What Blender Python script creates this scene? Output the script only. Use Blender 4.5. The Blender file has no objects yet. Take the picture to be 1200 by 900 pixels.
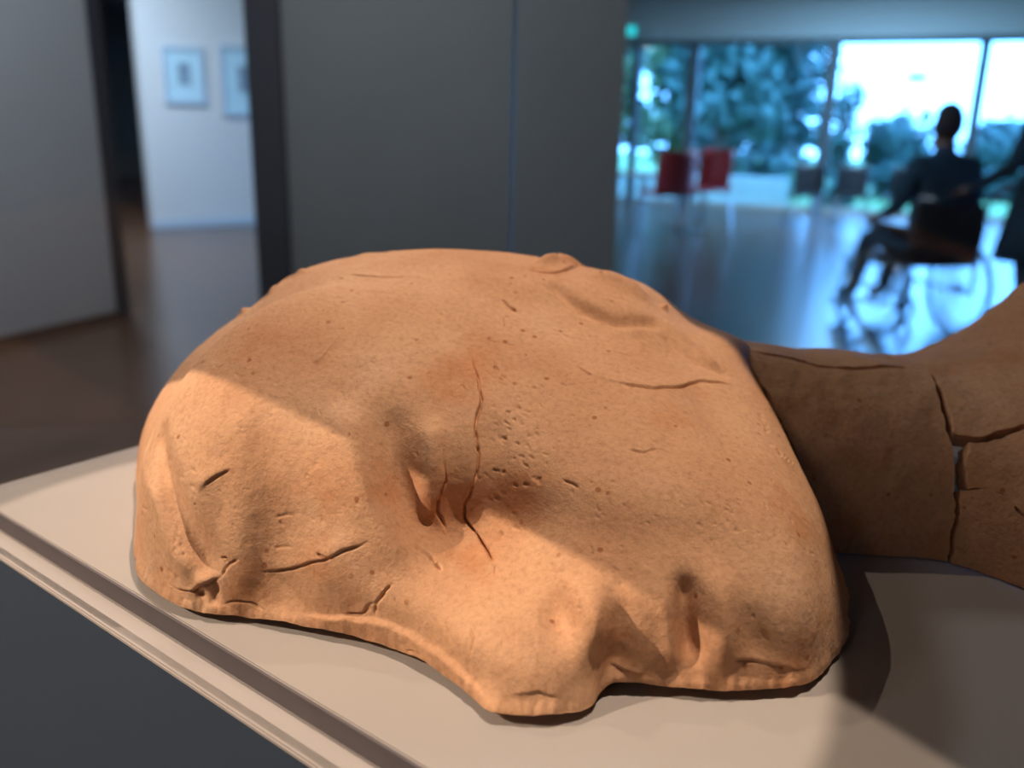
import bpy, bmesh, math, random
import numpy as np
from mathutils import Vector, Matrix

# ------------------------------------------------------------------ camera, sky, lights, exposure
scene = bpy.context.scene
col = scene.collection
FLOOR = -1.0                      # z = 0 is the top of the display case's deck

PITCH, ROLL = math.atan(300 / 1030), math.atan(85 / 3550)
cam_data = bpy.data.cameras.new('camera')
cam = bpy.data.objects.new('camera', cam_data)
col.objects.link(cam)
F = Vector((0, math.cos(PITCH), -math.sin(PITCH)))
U0 = Vector((0, math.sin(PITCH), math.cos(PITCH)))
R0 = Vector((1, 0, 0))
CR = R0 * math.cos(ROLL) + U0 * math.sin(ROLL)
CU = U0 * math.cos(ROLL) - R0 * math.sin(ROLL)
cam.matrix_world = Matrix(((CR.x, CU.x, -F.x, 0), (CR.y, CU.y, -F.y, 0), (CR.z, CU.z, -F.z, .24), (0, 0, 0, 1)))
cam_data.sensor_width = 36
cam_data.lens = 36 * 1030 / 1200
cam_data.clip_start = .01
cam_data.clip_end = 200
cam_data.dof.use_dof = True
cam_data.dof.focus_distance = .435
cam_data.dof.aperture_fstop = 30.9 / 6.0      # 6 mm wide opening
scene.camera = cam

world = bpy.data.worlds.new('sky')
scene.world = world
world.use_nodes = True
bg = world.node_tree.nodes['Background']
bg.inputs['Color'].default_value = (.13, .43, 1.0, 1)
bg.inputs['Strength'].default_value = 15.0

def spot(name, loc, aim, power, angle, blend, radius, color):
    l = bpy.data.lights.new(name, 'SPOT')
    l.energy, l.spot_size, l.spot_blend, l.shadow_soft_size, l.color = power, math.radians(angle), blend, radius, color
    o = bpy.data.objects.new(name, l)
    col.objects.link(o)
    o.location = loc
    o.rotation_euler = (Vector(aim) - Vector(loc)).to_track_quat('-Z', 'Y').to_euler()
    return o

WARM = (1.0, .80, .62)
# key spotlight, front left; the rim of its beam runs across the deck and over the head
key_loc = Vector((-1.615, .127, 1.058))
edge_pt = Vector((.10, .40, 0))
edge_dir = Vector((.67, -.74, 0))
to_edge = (edge_pt - key_loc).normalized()
pn = to_edge.cross(edge_dir).normalized()
if pn.z > 0: pn = -pn                                   # towards the lit side
half = math.radians(32)
axis = to_edge * math.cos(half) + pn * math.sin(half)
spot('key_spotlight', key_loc, key_loc + axis, 166, 64, .004, .0025, WARM)
# soft low fill light, front left, added for the face
spot('face_fill_light', (-1.3, -1.3, 1.0), (-.02, .46, .07), 12, 16, .6, .22, (1.0, .80, .62))
# spotlight from above, slightly behind and right, aimed at the head only
spot('head_spotlight', (.30, .45, 2.25), (-.081, .425, .03), 190, 12.6, .04, .006, (1.0, .80, .64))
# weak spotlight above and behind the case
spot('hall_spotlight', (-.80, 1.5, 1.72), (.10, .45, 0), 28, 40, .5, .008, (1.0, .82, .66))

def lamp(name, loc, power, size, color):
    l = bpy.data.lights.new(name, 'AREA')
    l.energy, l.size, l.color = power, size, color
    o = bpy.data.objects.new(name, l)
    col.objects.link(o)
    o.location = loc
    return o
lamp('fill_light', (-4.2, 8.4, 2.5), 190, .8, (.66, .82, 1.0))  # unseen fill added to brighten the white gallery wall
lamp('fill_light', (-1.7, 3.6, 2.5), 56, .6, (.86, .93, 1.0))  # unseen fill added for the left wall and the partition
lamp('fill_light', (4.5, 12.0, 2.5), 330, 1.2, (.35, .68, 1.0))  # blue fill added to lift the wall above the windows and the people
lamp('fill_light', (-2.4, 1.0, 2.5), 9, .6, (.95, .95, 1.0))  # weak unseen fill added for the near part of the room

scene.view_settings.view_transform = 'Standard'
scene.view_settings.look = 'None'
scene.view_settings.exposure = 0
scene.view_settings.gamma = 1
scene.view_settings.use_curve_mapping = False
scene.cycles.use_denoising = True
scene.cycles.max_bounces = 8
scene.cycles.transparent_max_bounces = 24
scene.cycles.caustics_reflective = False
scene.cycles.caustics_refractive = False
scene.cycles.sample_clamp_indirect = 6

# ------------------------------------------------------------------ helpers
E1 = Vector((math.sin(math.radians(23)), math.cos(math.radians(23)), 0))   # room axis towards the window wall
E2 = Vector((E1.y, -E1.x, 0))                                              # along the window wall
ROOM = math.atan2(E2.y, E2.x)
Z = Vector((0, 0, 1))

def room(a, b, z=0.0):
    return E1 * a + E2 * b + Z * z

def mat(name, color, rough=.6, metallic=0, noise=None, bump=None, spec=.5):
    m = bpy.data.materials.new(name)
    m.use_nodes = True
    nt = m.node_tree
    p = nt.nodes['Principled BSDF']
    p.inputs['Base Color'].default_value = (*color, 1)
    p.inputs['Roughness'].default_value = rough
    p.inputs['Metallic'].default_value = metallic
    p.inputs['Specular IOR Level'].default_value = spec
    tc = nt.nodes.new('ShaderNodeTexCoord')
    if noise:
        scale, amount = noise
        n = nt.nodes.new('ShaderNodeTexNoise')
        n.inputs['Scale'].default_value = scale
        n.inputs['Detail'].default_value = 5
        nt.links.new(tc.outputs['Object'], n.inputs['Vector'])
        r = nt.nodes.new('ShaderNodeMix')
        r.data_type = 'RGBA'
        r.inputs['A'].default_value = (*[c * (1 - amount) for c in color], 1)
        r.inputs['B'].default_value = (*[min(1, c * (1 + amount)) for c in color], 1)
        nt.links.new(n.outputs['Fac'], r.inputs['Factor'])
        nt.links.new(r.outputs['Result'], p.inputs['Base Color'])
    if bump:
        scale, strength, dist = bump
        n = nt.nodes.new('ShaderNodeTexNoise')
        n.inputs['Scale'].default_value = scale
        n.inputs['Detail'].default_value = 6
        nt.links.new(tc.outputs['Object'], n.inputs['Vector'])
        b = nt.nodes.new('ShaderNodeBump')
        b.inputs['Strength'].default_value = strength
        b.inputs['Distance'].default_value = dist
        nt.links.new(n.outputs['Fac'], b.inputs['Height'])
        nt.links.new(b.outputs['Normal'], p.inputs['Normal'])
    return m

def emission(name, color, strength):
    m = bpy.data.materials.new(name)
    m.use_nodes = True
    nt = m.node_tree
    nt.nodes.clear()
    e = nt.nodes.new('ShaderNodeEmission')
    e.inputs['Color'].default_value = (*color, 1)
    e.inputs['Strength'].default_value = strength
    o = nt.nodes.new('ShaderNodeOutputMaterial')
    nt.links.new(e.outputs[0], o.inputs[0])
    return m

def glass(name, tint, scatter=0, rough=.3):
    """clear sheet glass: see-through, with a Fresnel reflection and, if dusty, a little forward scatter"""
    m = bpy.data.materials.new(name)
    m.use_nodes = True
    nt = m.node_tree
    nt.nodes.clear()
    t = nt.nodes.new('ShaderNodeBsdfTransparent')
    t.inputs['Color'].default_value = (*tint, 1)
    g = nt.nodes.new('ShaderNodeBsdfGlossy')
    g.inputs['Roughness'].default_value = 0.02
    lw = nt.nodes.new('ShaderNodeLayerWeight')            # Schlick: .012 + .35 * facing^5 for each face of the sheet
    pw_ = nt.nodes.new('ShaderNodeMath'); pw_.operation = 'POWER'; pw_.inputs[1].default_value = 5
    fr = nt.nodes.new('ShaderNodeMath'); fr.operation = 'MULTIPLY_ADD'; fr.inputs[1].default_value = .35; fr.inputs[2].default_value = .012
    nt.links.new(lw.outputs['Facing'], pw_.inputs[0])
    nt.links.new(pw_.outputs[0], fr.inputs[0])
    o = nt.nodes.new('ShaderNodeOutputMaterial')
    mix = nt.nodes.new('ShaderNodeMixShader')
    src = t
    if scatter:
        s = nt.nodes.new('ShaderNodeBsdfRefraction')
        s.inputs['IOR'].default_value = 1.0
        s.inputs['Roughness'].default_value = rough
        ms = nt.nodes.new('ShaderNodeMixShader')
        ms.inputs[0].default_value = scatter
        nt.links.new(t.outputs[0], ms.inputs[1])
        nt.links.new(s.outputs[0], ms.inputs[2])
        src = ms
    nt.links.new(fr.outputs[0], mix.inputs[0])
    nt.links.new(src.outputs[0], mix.inputs[1])
    nt.links.new(g.outputs[0], mix.inputs[2])
    nt.links.new(mix.outputs[0], o.inputs[0])
    return m

def tag(o, label=None, cat=None, group=None, kind=None):
    if label: o['label'] = label
    if cat: o['category'] = cat
    if group: o['group'] = group
    if kind: o['kind'] = kind
    return o

def link(name, me, m, parent=None, smooth=False):
    if m: me.materials.append(m)
    o = bpy.data.objects.new(name, me)
    col.objects.link(o)
    if parent: o.parent = parent
    if smooth:
        me.polygons.foreach_set('use_smooth', [True] * len(me.polygons))
    return o

def obj(name, bm, m, parent=None, smooth=False):
    me = bpy.data.meshes.new(name)
    bmesh.ops.recalc_face_normals(bm, faces=bm.faces)
    bm.to_mesh(me)
    bm.free()
    return link(name, me, m, parent, smooth)

def empty(name, loc=(0, 0, 0), rz=0):
    o = bpy.data.objects.new(name, None)
    o.empty_display_size = .05
    col.objects.link(o)
    o.location = loc
    o.rotation_euler.z = rz
    return o

def box(bm, lo, hi, bevel=0):
    lo, hi = Vector(lo), Vector(hi)
    r = bmesh.ops.create_cube(bm, size=1)
    for v in r['verts']:
        v.co = Vector((lo[i] + (v.co[i] + .5) * (hi[i] - lo[i]) for i in range(3)))
    if bevel:
        es = list({e for v in r['verts'] for e in v.link_edges})
        bmesh.ops.bevel(bm, geom=es, offset=bevel, segments=2, affect='EDGES')
    return bm

def boxo(name, lo, hi, m, parent=None, bevel=0):
    return obj(name, box(bmesh.new(), lo, hi, bevel), m, parent)

def slab(name, p, q, z0, z1, thick, m, parent=None, bevel=0):
    """upright slab from p to q (ground points), thickness to the left of the direction of travel"""
    p, q = Vector(p), Vector(q)
    d = (q - p); L = d.length
    o = boxo(name, (0, 0, z0), (L, thick, z1), m, parent, bevel)
    o.location = (p.x, p.y, 0)
    o.rotation_euler.z = math.atan2(d.y, d.x)
    return o

def tube(bm, pts, r, n=8, closed=False):
    pts = [Vector(p) for p in pts]
    rad = r if isinstance(r, (list, tuple)) else [r] * len(pts)
    rings = []
    up = Vector((.3, .2, .93)).normalized()
    m = len(pts)
    for i, p in enumerate(pts):
        a = pts[(i - 1) % m] if (closed or i > 0) else p
        b = pts[(i + 1) % m] if (closed or i < m - 1) else p
        t = (b - a).normalized()
        s = t.cross(up)
        if s.length < .1: s = t.cross(Vector((1, 0, 0)))
        s.normalize()
        w = s.cross(t)
        rings.append([bm.verts.new(p + (s * math.cos(2 * math.pi * k / n) + w * math.sin(2 * math.pi * k / n)) * rad[i]) for k in range(n)])
    for i in range(m if closed else m - 1):
        A, B = rings[i], rings[(i + 1) % m]
        for k in range(n):
            bm.faces.new((A[k], A[(k + 1) % n], B[(k + 1) % n], B[k]))
    if not closed:
        bm.faces.new(rings[0][::-1])
        bm.faces.new(rings[-1])
    return bm

def circle(c, r, ax, ay, n=28):
    c, ax, ay = Vector(c), Vector(ax), Vector(ay)
    return [c + (ax * math.cos(2 * math.pi * k / n) + ay * math.sin(2 * math.pi * k / n)) * r for k in range(n)]

def vnoise(P, scale, seed=0):
    """smooth value noise in -1..1 for an (n,3) array"""
    Q = P * scale + 137.0
    I = np.floor(Q).astype(np.int64)
    f = Q - I
    f = f * f * (3 - 2 * f)
    def h(dx, dy, dz):
        k = (I[:, 0] + dx) * 374761393 + (I[:, 1] + dy) * 668265263 + (I[:, 2] + dz) * 2147483647 + seed * 1274126177
        k = (k ^ (k >> 13)) * 1274126177
        k = k ^ (k >> 16)
        return (k & 0xffff) / 32767.5 - 1
    r = 0
    for dx in (0, 1):
        for dy in (0, 1):
            for dz in (0, 1):
                w = (f[:, 0] if dx else 1 - f[:, 0]) * (f[:, 1] if dy else 1 - f[:, 1]) * (f[:, 2] if dz else 1 - f[:, 2])
                r = r + w * h(dx, dy, dz)
    return r

def fbm(P, scale, octaves=3, seed=0):
    r, a = 0, 1.0
    for k in range(octaves):
        r = r + a * vnoise(P, scale * 2.03 ** k, seed + k)
        a *= .5
    return r

def grid_mesh(name, V, quads):
    me = bpy.data.meshes.new(name)
    nq = len(quads)
    me.vertices.add(len(V))
    me.vertices.foreach_set('co', np.ascontiguousarray(V, dtype=np.float32).ravel())
    me.loops.add(nq * 4)
    me.loops.foreach_set('vertex_index', np.ascontiguousarray(quads, dtype=np.int32).ravel())
    me.polygons.add(nq)
    me.polygons.foreach_set('loop_start', np.arange(nq, dtype=np.int32) * 4)
    me.polygons.foreach_set('use_smooth', np.ones(nq, dtype=bool))
    me.update(calc_edges=True)
    me.validate()
    return me

# ------------------------------------------------------------------ materials
def clay_material():
    m = bpy.data.materials.new('terracotta')
    m.use_nodes = True
    nt = m.node_tree
    L = nt.links.new
    p = nt.nodes['Principled BSDF']
    p.inputs['Roughness'].default_value = .82
    p.inputs['Specular IOR Level'].default_value = .25
    tc = nt.nodes.new('ShaderNodeTexCoord')
    def noise(scale, detail=4, rough=.55, sc=None):
        n = nt.nodes.new('ShaderNodeTexNoise')
        n.inputs['Scale'].default_value = scale
        n.inputs['Detail'].default_value = detail
        n.inputs['Roughness'].default_value = rough
        if sc:
            mp = nt.nodes.new('ShaderNodeMapping')
            mp.inputs['Scale'].default_value = sc
            L(tc.outputs['Object'], mp.inputs['Vector'])
            L(mp.outputs[0], n.inputs['Vector'])
        else:
            L(tc.outputs['Object'], n.inputs['Vector'])
        return n
    def ramp(src, stops):
        r = nt.nodes.new('ShaderNodeValToRGB')
        e = r.color_ramp.elements
        while len(e) > 1: e.remove(e[-1])
        e[0].position, e[0].color = stops[0][0], (*stops[0][1], 1)
        for s, c in stops[1:]:
            x = e.new(s); x.color = (*c, 1)
        L(src, r.inputs[0])
        return r
    def mix(fac, a, b, mode='MIX'):
        x = nt.nodes.new('ShaderNodeMix')
        x.data_type = 'RGBA'; x.blend_type = mode
        if isinstance(fac, float): x.inputs['Factor'].default_value = fac
        else: L(fac, x.inputs['Factor'])
        L(a, x.inputs['A']); L(b, x.inputs['B'])
        return x.outputs['Result']
    big = ramp(noise(9, 3).outputs['Fac'], [(.33, (.50, .245, .125)), (.5, (.585, .31, .165)), (.68, (.64, .365, .21))])
    red = ramp(noise(16, 4, .6).outputs['Fac'], [(.56, (1, 1, 1)), (.72, (.90, .74, .62))])
    c = mix(1.0, big.outputs['Color'], red.outputs['Color'], 'MULTIPLY')
    mott = ramp(noise(320, 6, .75).outputs['Fac'], [(.32, (.80, .76, .72)), (.5, (1, 1, 1)), (.68, (1.10, 1.10, 1.08))])
    c = mix(1.0, c, mott.outputs['Color'], 'MULTIPLY')
    vor = nt.nodes.new('ShaderNodeTexVoronoi')           # small iron specks
    vor.inputs['Scale'].default_value = 95
    L(tc.outputs['Object'], vor.inputs['Vector'])
    speck = ramp(vor.outputs['Distance'], [(.10, (.62, .45, .36)), (.17, (1, 1, 1))])
    gate = ramp(noise(40, 2).outputs['Fac'], [(.52, (0, 0, 0)), (.58, (1, 1, 1))])
    white = nt.nodes.new('ShaderNodeRGB'); white.outputs[0].default_value = (1, 1, 1, 1)
    sp = mix(gate.outputs['Color'], white.outputs[0], speck.outputs['Color'])
    c = mix(1.0, c, sp, 'MULTIPLY')
    L(c, p.inputs['Base Color'])
    b1 = nt.nodes.new('ShaderNodeBump')
    b1.inputs['Strength'].default_value = .6
    b1.inputs['Distance'].default_value = .0012
    L(noise(380, 6, .68).outputs['Fac'], b1.inputs['Height'])
    b2 = nt.nodes.new('ShaderNodeBump')
    b2.inputs['Strength'].default_value = .22
    b2.inputs['Distance'].default_value = .002
    L(noise(75, 4, .55, (1, 1.6, .8)).outputs['Fac'], b2.inputs['Height'])
    L(b1.outputs[0], b2.inputs['Normal'])
    L(b2.outputs[0], p.inputs['Normal'])
    return m

CLAY = clay_material()
M = dict(
    deck=mat('painted_board', (.365, .318, .285), .75, noise=(14, .04), bump=(500, .15, .0005)),
    ledge=mat('ledge_paint', (.40, .345, .315), .75, noise=(14, .05)),
    edge_shade=mat('edge_shade_grey', (.11, .09, .095), .8, noise=(60, .2)),  # shade along the deck board's edge, put into colour
    plinth=mat('plinth_paint', (.036, .055, .085), .7, noise=(8, .05)),
    caseglass=glass('case_glass', (.985, .99, .99)),
    rearglass=glass('rear_case_glass', (.95, .975, .99), .32, .30),
    glassedge=mat('glass_edge', (.80, .86, .88), .35, metallic=1),
    floor=mat('varnished_floor', (.115, .062, .04), .25, noise=(3, .25), spec=.36),
    ceiling=mat('ceiling_paint', (.62, .63, .65), .8),
    white=mat('white_wall', (.72, .74, .76), .7),
    grey=mat('grey_wall', (.46, .47, .50), .75, noise=(2, .06)),
    dark=mat('dark_wall', (.185, .195, .20), .7, noise=(2, .08)),
    black=mat('black_trim', (.045, .045, .055), .6),
    skirt=mat('skirting', (.10, .06, .045), .6),
    frame=mat('window_frame', (.10, .12, .14), .5),
    window=glass('window_glass', (.96, .98, 1.0)),
    picture=mat('picture_mount', (.58, .84, .98), .5),
    pframe=mat('picture_frame', (.50, .62, .76), .5),
    ink=mat('print_ink', (.25, .36, .48), .6, noise=(9, .35)),
    red=mat('red_plastic', (.55, .05, .07), .4),
    chrome=mat('chrome', (.75, .75, .75), .15, metallic=1),
    table=mat('table_top', (.55, .55, .55), .4),
    cloth=mat('dark_cloth', (.04, .12, .21), .85, noise=(30, .2)),  # blue haze of the window side put into the cloth colour
    cloth2=mat('hazed_cloth', (.035, .09, .15), .85, noise=(30, .2)),  # coat likewise: haze painted in as blue
    skin=mat('skin', (.45, .27, .2), .55),
    hair=mat('hair', (.05, .035, .03), .6),
    rubber=mat('rubber', (.03, .03, .035), .7),
    vinyl=mat('black_vinyl', (.04, .04, .05), .45),
    leaf=[mat('leaf_a', (.05, .13, .10), .6), mat('leaf_b', (.13, .20, .085), .6), mat('leaf_c', (.035, .10, .085), .6)],  # blue flare around the windows put into the leaf colours
    bark=mat('bark', (.12, .09, .07), .9),
    lawn=mat('lawn', (.12, .22, .07), .9, noise=(1.5, .3)),
    stone=mat('pale_stone', (.55, .55, .52), .8),
    sign=emission('exit_sign_light', (.02, .55, .62), 1.6),
    signbox=mat('sign_box', (.1, .3, .25), .5),
    decal=mat('dark_mark', (.01, .12, .14), .6),
)

# ------------------------------------------------------------------ the room
A_WIN, B_LEFT, B_RIGHT, A_BACK, CEIL = 15.71, -16.0, 9.0, -4.0, 2.6
def prism(name, pts, z0, z1, m, kind='structure', parent=None):
    bm = bmesh.new()
    lo = [bm.verts.new((p[0], p[1], z0)) for p in pts]
    hi = [bm.verts.new((p[0], p[1], z1)) for p in pts]
    bm.faces.new(lo[::-1]); bm.faces.new(hi)
    for i in range(len(pts)):
        j = (i + 1) % len(pts)
        bm.faces.new((lo[i], lo[j], hi[j], hi[i]))
    return tag(obj(name, bm, m, parent), kind=kind)

corners = [room(A_BACK, B_LEFT), room(A_BACK, B_RIGHT), room(A_WIN + .2, B_RIGHT), room(A_WIN + .2, B_LEFT)]
prism('floor', corners, FLOOR - .1, FLOOR, M['floor'])
prism('ceiling', corners, CEIL, CEIL + .1, M['ceiling'])
def wall(name, a0, b0, a1, b1, z0, z1, m, thick=.15):
    return tag(slab(name, room(a0, b0), room(a1, b1), z0, z1, thick, m), kind='structure')
wall('wall_back', A_BACK, B_RIGHT, A_BACK, B_LEFT, FLOOR, CEIL, M['grey'])
wall('wall_right', A_WIN + .2, B_RIGHT, A_BACK, B_RIGHT, FLOOR, CEIL, M['grey'])
wall('wall_left', A_BACK, B_LEFT, A_WIN + .2, B_LEFT, FLOOR, CEIL, M['dark'])
WIN_TOP = 1.74
wall('wall_above_windows', A_WIN + .15, B_LEFT, A_WIN + .15, B_RIGHT, WIN_TOP, CEIL, M['white'])
wall('wall_far', A_WIN + .15, B_LEFT, A_WIN + .15, -5.6, FLOOR, WIN_TOP, M['white'])

# windows: mullion bays along the far wall
edges = [-5.6, -4.47, -3.48, -1.23, .92, 3.1, 5.3, 7.5, 9.0]
mull = [.14, .14, .19, .19, .15, .15, .15, .15, .15]
for i in range(len(edges) - 1):
    w = empty('window_%d' % (i + 1), room(A_WIN, edges[i]) + Z * FLOOR, ROOM)
    tag(w, kind='structure')
    W = edges[i + 1] - edges[i]
    H = WIN_TOP - FLOOR
    boxo('mullion', (-mull[i] / 2, 0, 0), (mull[i] / 2, .14, H), M['frame'], w)
    boxo('head_rail', (mull[i] / 2, .02, H - .10), (W - mull[i + 1] / 2, .12, H), M['frame'], w)
    boxo('bottom_rail', (mull[i] / 2, .02, 0), (W - mull[i + 1] / 2, .12, .08), M['stone'], w)
    boxo('pane', (mull[i] / 2, .06, .08), (W - mull[i + 1] / 2, .072, H - .10), M['window'], w)

# partition wall with a lit side towards the windows
K = Vector((-1.64, 5.71, 0))                        # left front corner
KR = K + E2 * 2.37
colp = [KR, KR + Vector((.17, 1.5, 0)), K + Vector((-.2, 1.2, 0)), K]
prism('wall_center', colp[::-1], FLOOR, CEIL, M['dark'])
t1 = slab('trim_1', K - E2 * .02 - E1 * .03, K + E2 * .23 - E1 * .03, FLOOR, CEIL, .03, M['black'])
tag(t1, kind='structure')

# grey wall on the left, dark end trim and skirting
pa, pb = Vector((-2.528, 5.642, 0)), Vector((-2.881, 4.782, 0))
gd = (pa - pb).normalized()
pw = pa - gd * 4.2
tag(slab('wall_left_panel', pw, pa, FLOOR + .02, CEIL, .22, M['grey']), kind='structure')
gn = Vector((gd.y, -gd.x, 0))
tag(slab('trim_2', pa - gd * .09 + gn * .025, pa + gn * .025, FLOOR, CEIL, .025, M['black']), kind='structure')
tag(slab('baseboard_left', pw + gn * .02, pa - gd * .09 + gn * .02, FLOOR, FLOOR + .05, .02, M['skirt']), kind='structure')

# white gallery wall with two framed prints
wp = Vector((-4.277, 10.455, 0))
wd = Vector((.79, .61, 0)).normalized()
wn = Vector((wd.y, -wd.x, 0))
tag(slab('wall_gallery', wp, wp + wd * 4.5, FLOOR, CEIL, .2, M['white']), kind='structure')
tag(slab('baseboard_gallery', wp + wn * .015, wp + wd * 4.5 + wn * .015, FLOOR, FLOOR + .09, .015, M['pframe']), kind='structure')
def picture(s0, s1, z0, z1, label):
    o = empty('framed_print', wp + wd * s0 + wn * .002 + Z * z0, math.atan2(wd.y, wd.x))
    w, h = s1 - s0, z1 - z0
    for n, lo, hi in (('frame_rail', (0, -.03, 0), (w, 0, .04)), ('frame_rail', (0, -.03, h - .04), (w, 0, h)),
                      ('frame_stile', (0, -.03, .04), (.04, 0, h - .04)), ('frame_stile', (w - .04, -.03, .04), (w, 0, h - .04))):
        boxo(n, lo, hi, M['pframe'], o)
    boxo('mount', (.04, -.012, .04), (w - .04, 0, h - .04), M['picture'], o)
    boxo('print', (w * .36, -.016, h * .34), (w * .66, -.0125, h * .72), M['ink'], o)
    tag(o, label, 'picture', 'framed prints on the white wall')
picture(.25, .72, .42, 1.05, 'smaller pale blue framed print, left one on the white gallery wall')
picture(.92, 1.50, .30, 1.10, 'taller pale blue framed print on the white wall, beside the dark partition')

# exit sign hanging from the ceiling before the windows
s = empty('exit_sign', room(A_WIN - .3, -4.55, 1.86), ROOM)
boxo('housing', (-.14, 0, -.09), (.14, .06, .09), M['signbox'], s, .01)
boxo('lit_face', (-.125, -.004, -.075), (.125, .0, .075), M['sign'], s)
bm = tube(bmesh.new(), [(-.08, .03, .09), (-.08, .03, CEIL - 1.86)], .006)
tube(bm, [(.08, .03, .09), (.08, .03, CEIL - 1.86)], .006)
obj('hanger', bm, M['frame'], s)
tag(s, 'small glowing turquoise sign hanging above the leftmost window', 'sign')

# small dark marks on the bright pane
def decal(b, z, size, label):
    bm = bmesh.new()
    prof = [(-1, 0), (-.55, .35), (-.2, .28), (0, .52), (.22, .3), (.6, .3), (1, -.05), (.4, -.12), (0, -.3), (-.4, -.12)]
    for y in (0, .003):
        vs = [bm.verts.new((x * size, y, q * size)) for x, q in prof]
        bm.faces.new(vs)
    bm.verts.ensure_lookup_table()
    n = len(prof)
    for i in range(n):
        j = (i + 1) % n
        bm.faces.new((bm.verts[i], bm.verts[j], bm.verts[n + j], bm.verts[n + i]))
    o = obj('window_decal', bm, M['decal'])
    o.location = room(A_WIN + .056, b, z)
    o.rotation_euler.z = ROOM
    tag(o, label, 'decal', 'dark marks on the bright window')
decal(.03, 1.12, .20, 'largest dark winged mark on the bright window pane')
decal(.55, 1.08, .085, 'small dark mark right of the largest one on the bright pane')
decal(-.47, .89, .085, 'small dark mark left of the largest one on the bright pane')

# ------------------------------------------------------------------ outside
prism('ground_outside', [room(A_WIN + .21, -30), room(A_WIN + .21, 30), room(60, 45), room(60, -45)], FLOOR - .3, FLOOR - .15, M['lawn'])
tag(slab('garden_wall', room(A_WIN + 2.2, -9), room(A_WIN + 2.2, -2.0), FLOOR - .15, FLOOR + .42, .3, M['stone']), 'low pale stone wall outside behind the windows', 'wall')

def tree(a, b, h, rad, seed, mi, label, base=.25, n=1500):
    rnd = random.Random(seed)
    root = empty('tree', room(a, b, FLOOR - .15))
    bm = bmesh.new()
    tube(bm, [(0, 0, 0), (.08, .03, h * .3), (-.05, .05, h * .6), (0, 0, h * .85)], [h * .03, h * .024, h * .016, h * .006])
    for k in range(5):
        an = rnd.uniform(0, 6.28); z = h * rnd.uniform(.3, .55)
        tube(bm, [(0, 0, z), (math.cos(an) * rad * .6, math.sin(an) * rad * .6, z + h * .18)], [h * .014, h * .005], 6)
    obj('trunk', bm, M['bark'], root, True)
    blobs = []
    for k in range(24):
        t = rnd.uniform(0, 1)
        an = rnd.uniform(0, 6.28); rr = rad * rnd.uniform(.1, .72) * (1 - .45 * t)
        blobs.append((Vector((math.cos(an) * rr, math.sin(an) * rr, h * (base + (1 - base) * (.04 + .88 * t)))), rad * rnd.uniform(.4, .65)))
    V, Q = [], []
    for k in range(n):
        c, r = rnd.choice(blobs)
        d = Vector((rnd.gauss(0, 1), rnd.gauss(0, 1), rnd.gauss(0, .8))).normalized()
        p = c + d * r * rnd.uniform(.55, 1.05)
        x = Vector((rnd.gauss(0, 1), rnd.gauss(0, 1), rnd.gauss(0, 1))).normalized()
        y = x.cross(d + Vector((0, 0, .3))).normalized()
        s_ = min(.24, rad * rnd.uniform(.10, .17))
        i0 = len(V)
        V += [p - x * s_, p - y * s_ * .55, p + x * s_, p + y * s_ * .55]
        Q.append((i0, i0 + 1, i0 + 2, i0 + 3))
    me = bpy.data.meshes.new('crown')
    me.from_pydata([tuple(v) for v in V], [], Q)
    cr = link('crown', me, M['leaf'][mi], root)
    cr['kind'] = 'stuff'
    tag(root, label, 'tree', 'trees outside the windows')
tree(19.4, -6.6, 5.6, 1.35, 1, 1, 'yellow-green tree outside behind the leftmost narrow pane', .02, 2600)
tree(22.6, -5.4, 6.6, 1.4, 2, 1, 'bright green tree outside left of the wide middle pane', .02, 3000)
tree(19.6, -3.7, 5.6, 1.35, 3, 0, 'bushy green tree outside behind the middle pane, left side', .02, 3400)
tree(22.4, -2.75, 6.4, 1.35, 4, 2, 'dark green tree outside behind the middle pane, right side', .02, 3400)
tree(27.5, -9.2, 7.5, 2.0, 9, 2, 'tall dark tree farther back behind the left panes', .02, 3000)
tree(27.2, -5.2, 8.0, 2.0, 10, 2, 'tall dark tree farther back behind the middle pane', .02, 3000)
tree(18.6, -1.15, 2.35, .5, 5, 0, 'slim green tree at the left edge of the bright window', .02, 1800)
tree(23.0, -.15, 1.7, 1.0, 6, 2, 'low round bush outside at the foot of the bright window', .0, 2000)
tree(24.2, 2.0, 1.6, 1.1, 7, 2, 'low wide bush outside behind the seated person', .0, 2000)
tree(23.2, 4.4, 1.6, 1.1, 8, 0, 'low bush outside at the right edge of the view', .0, 1800)

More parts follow.
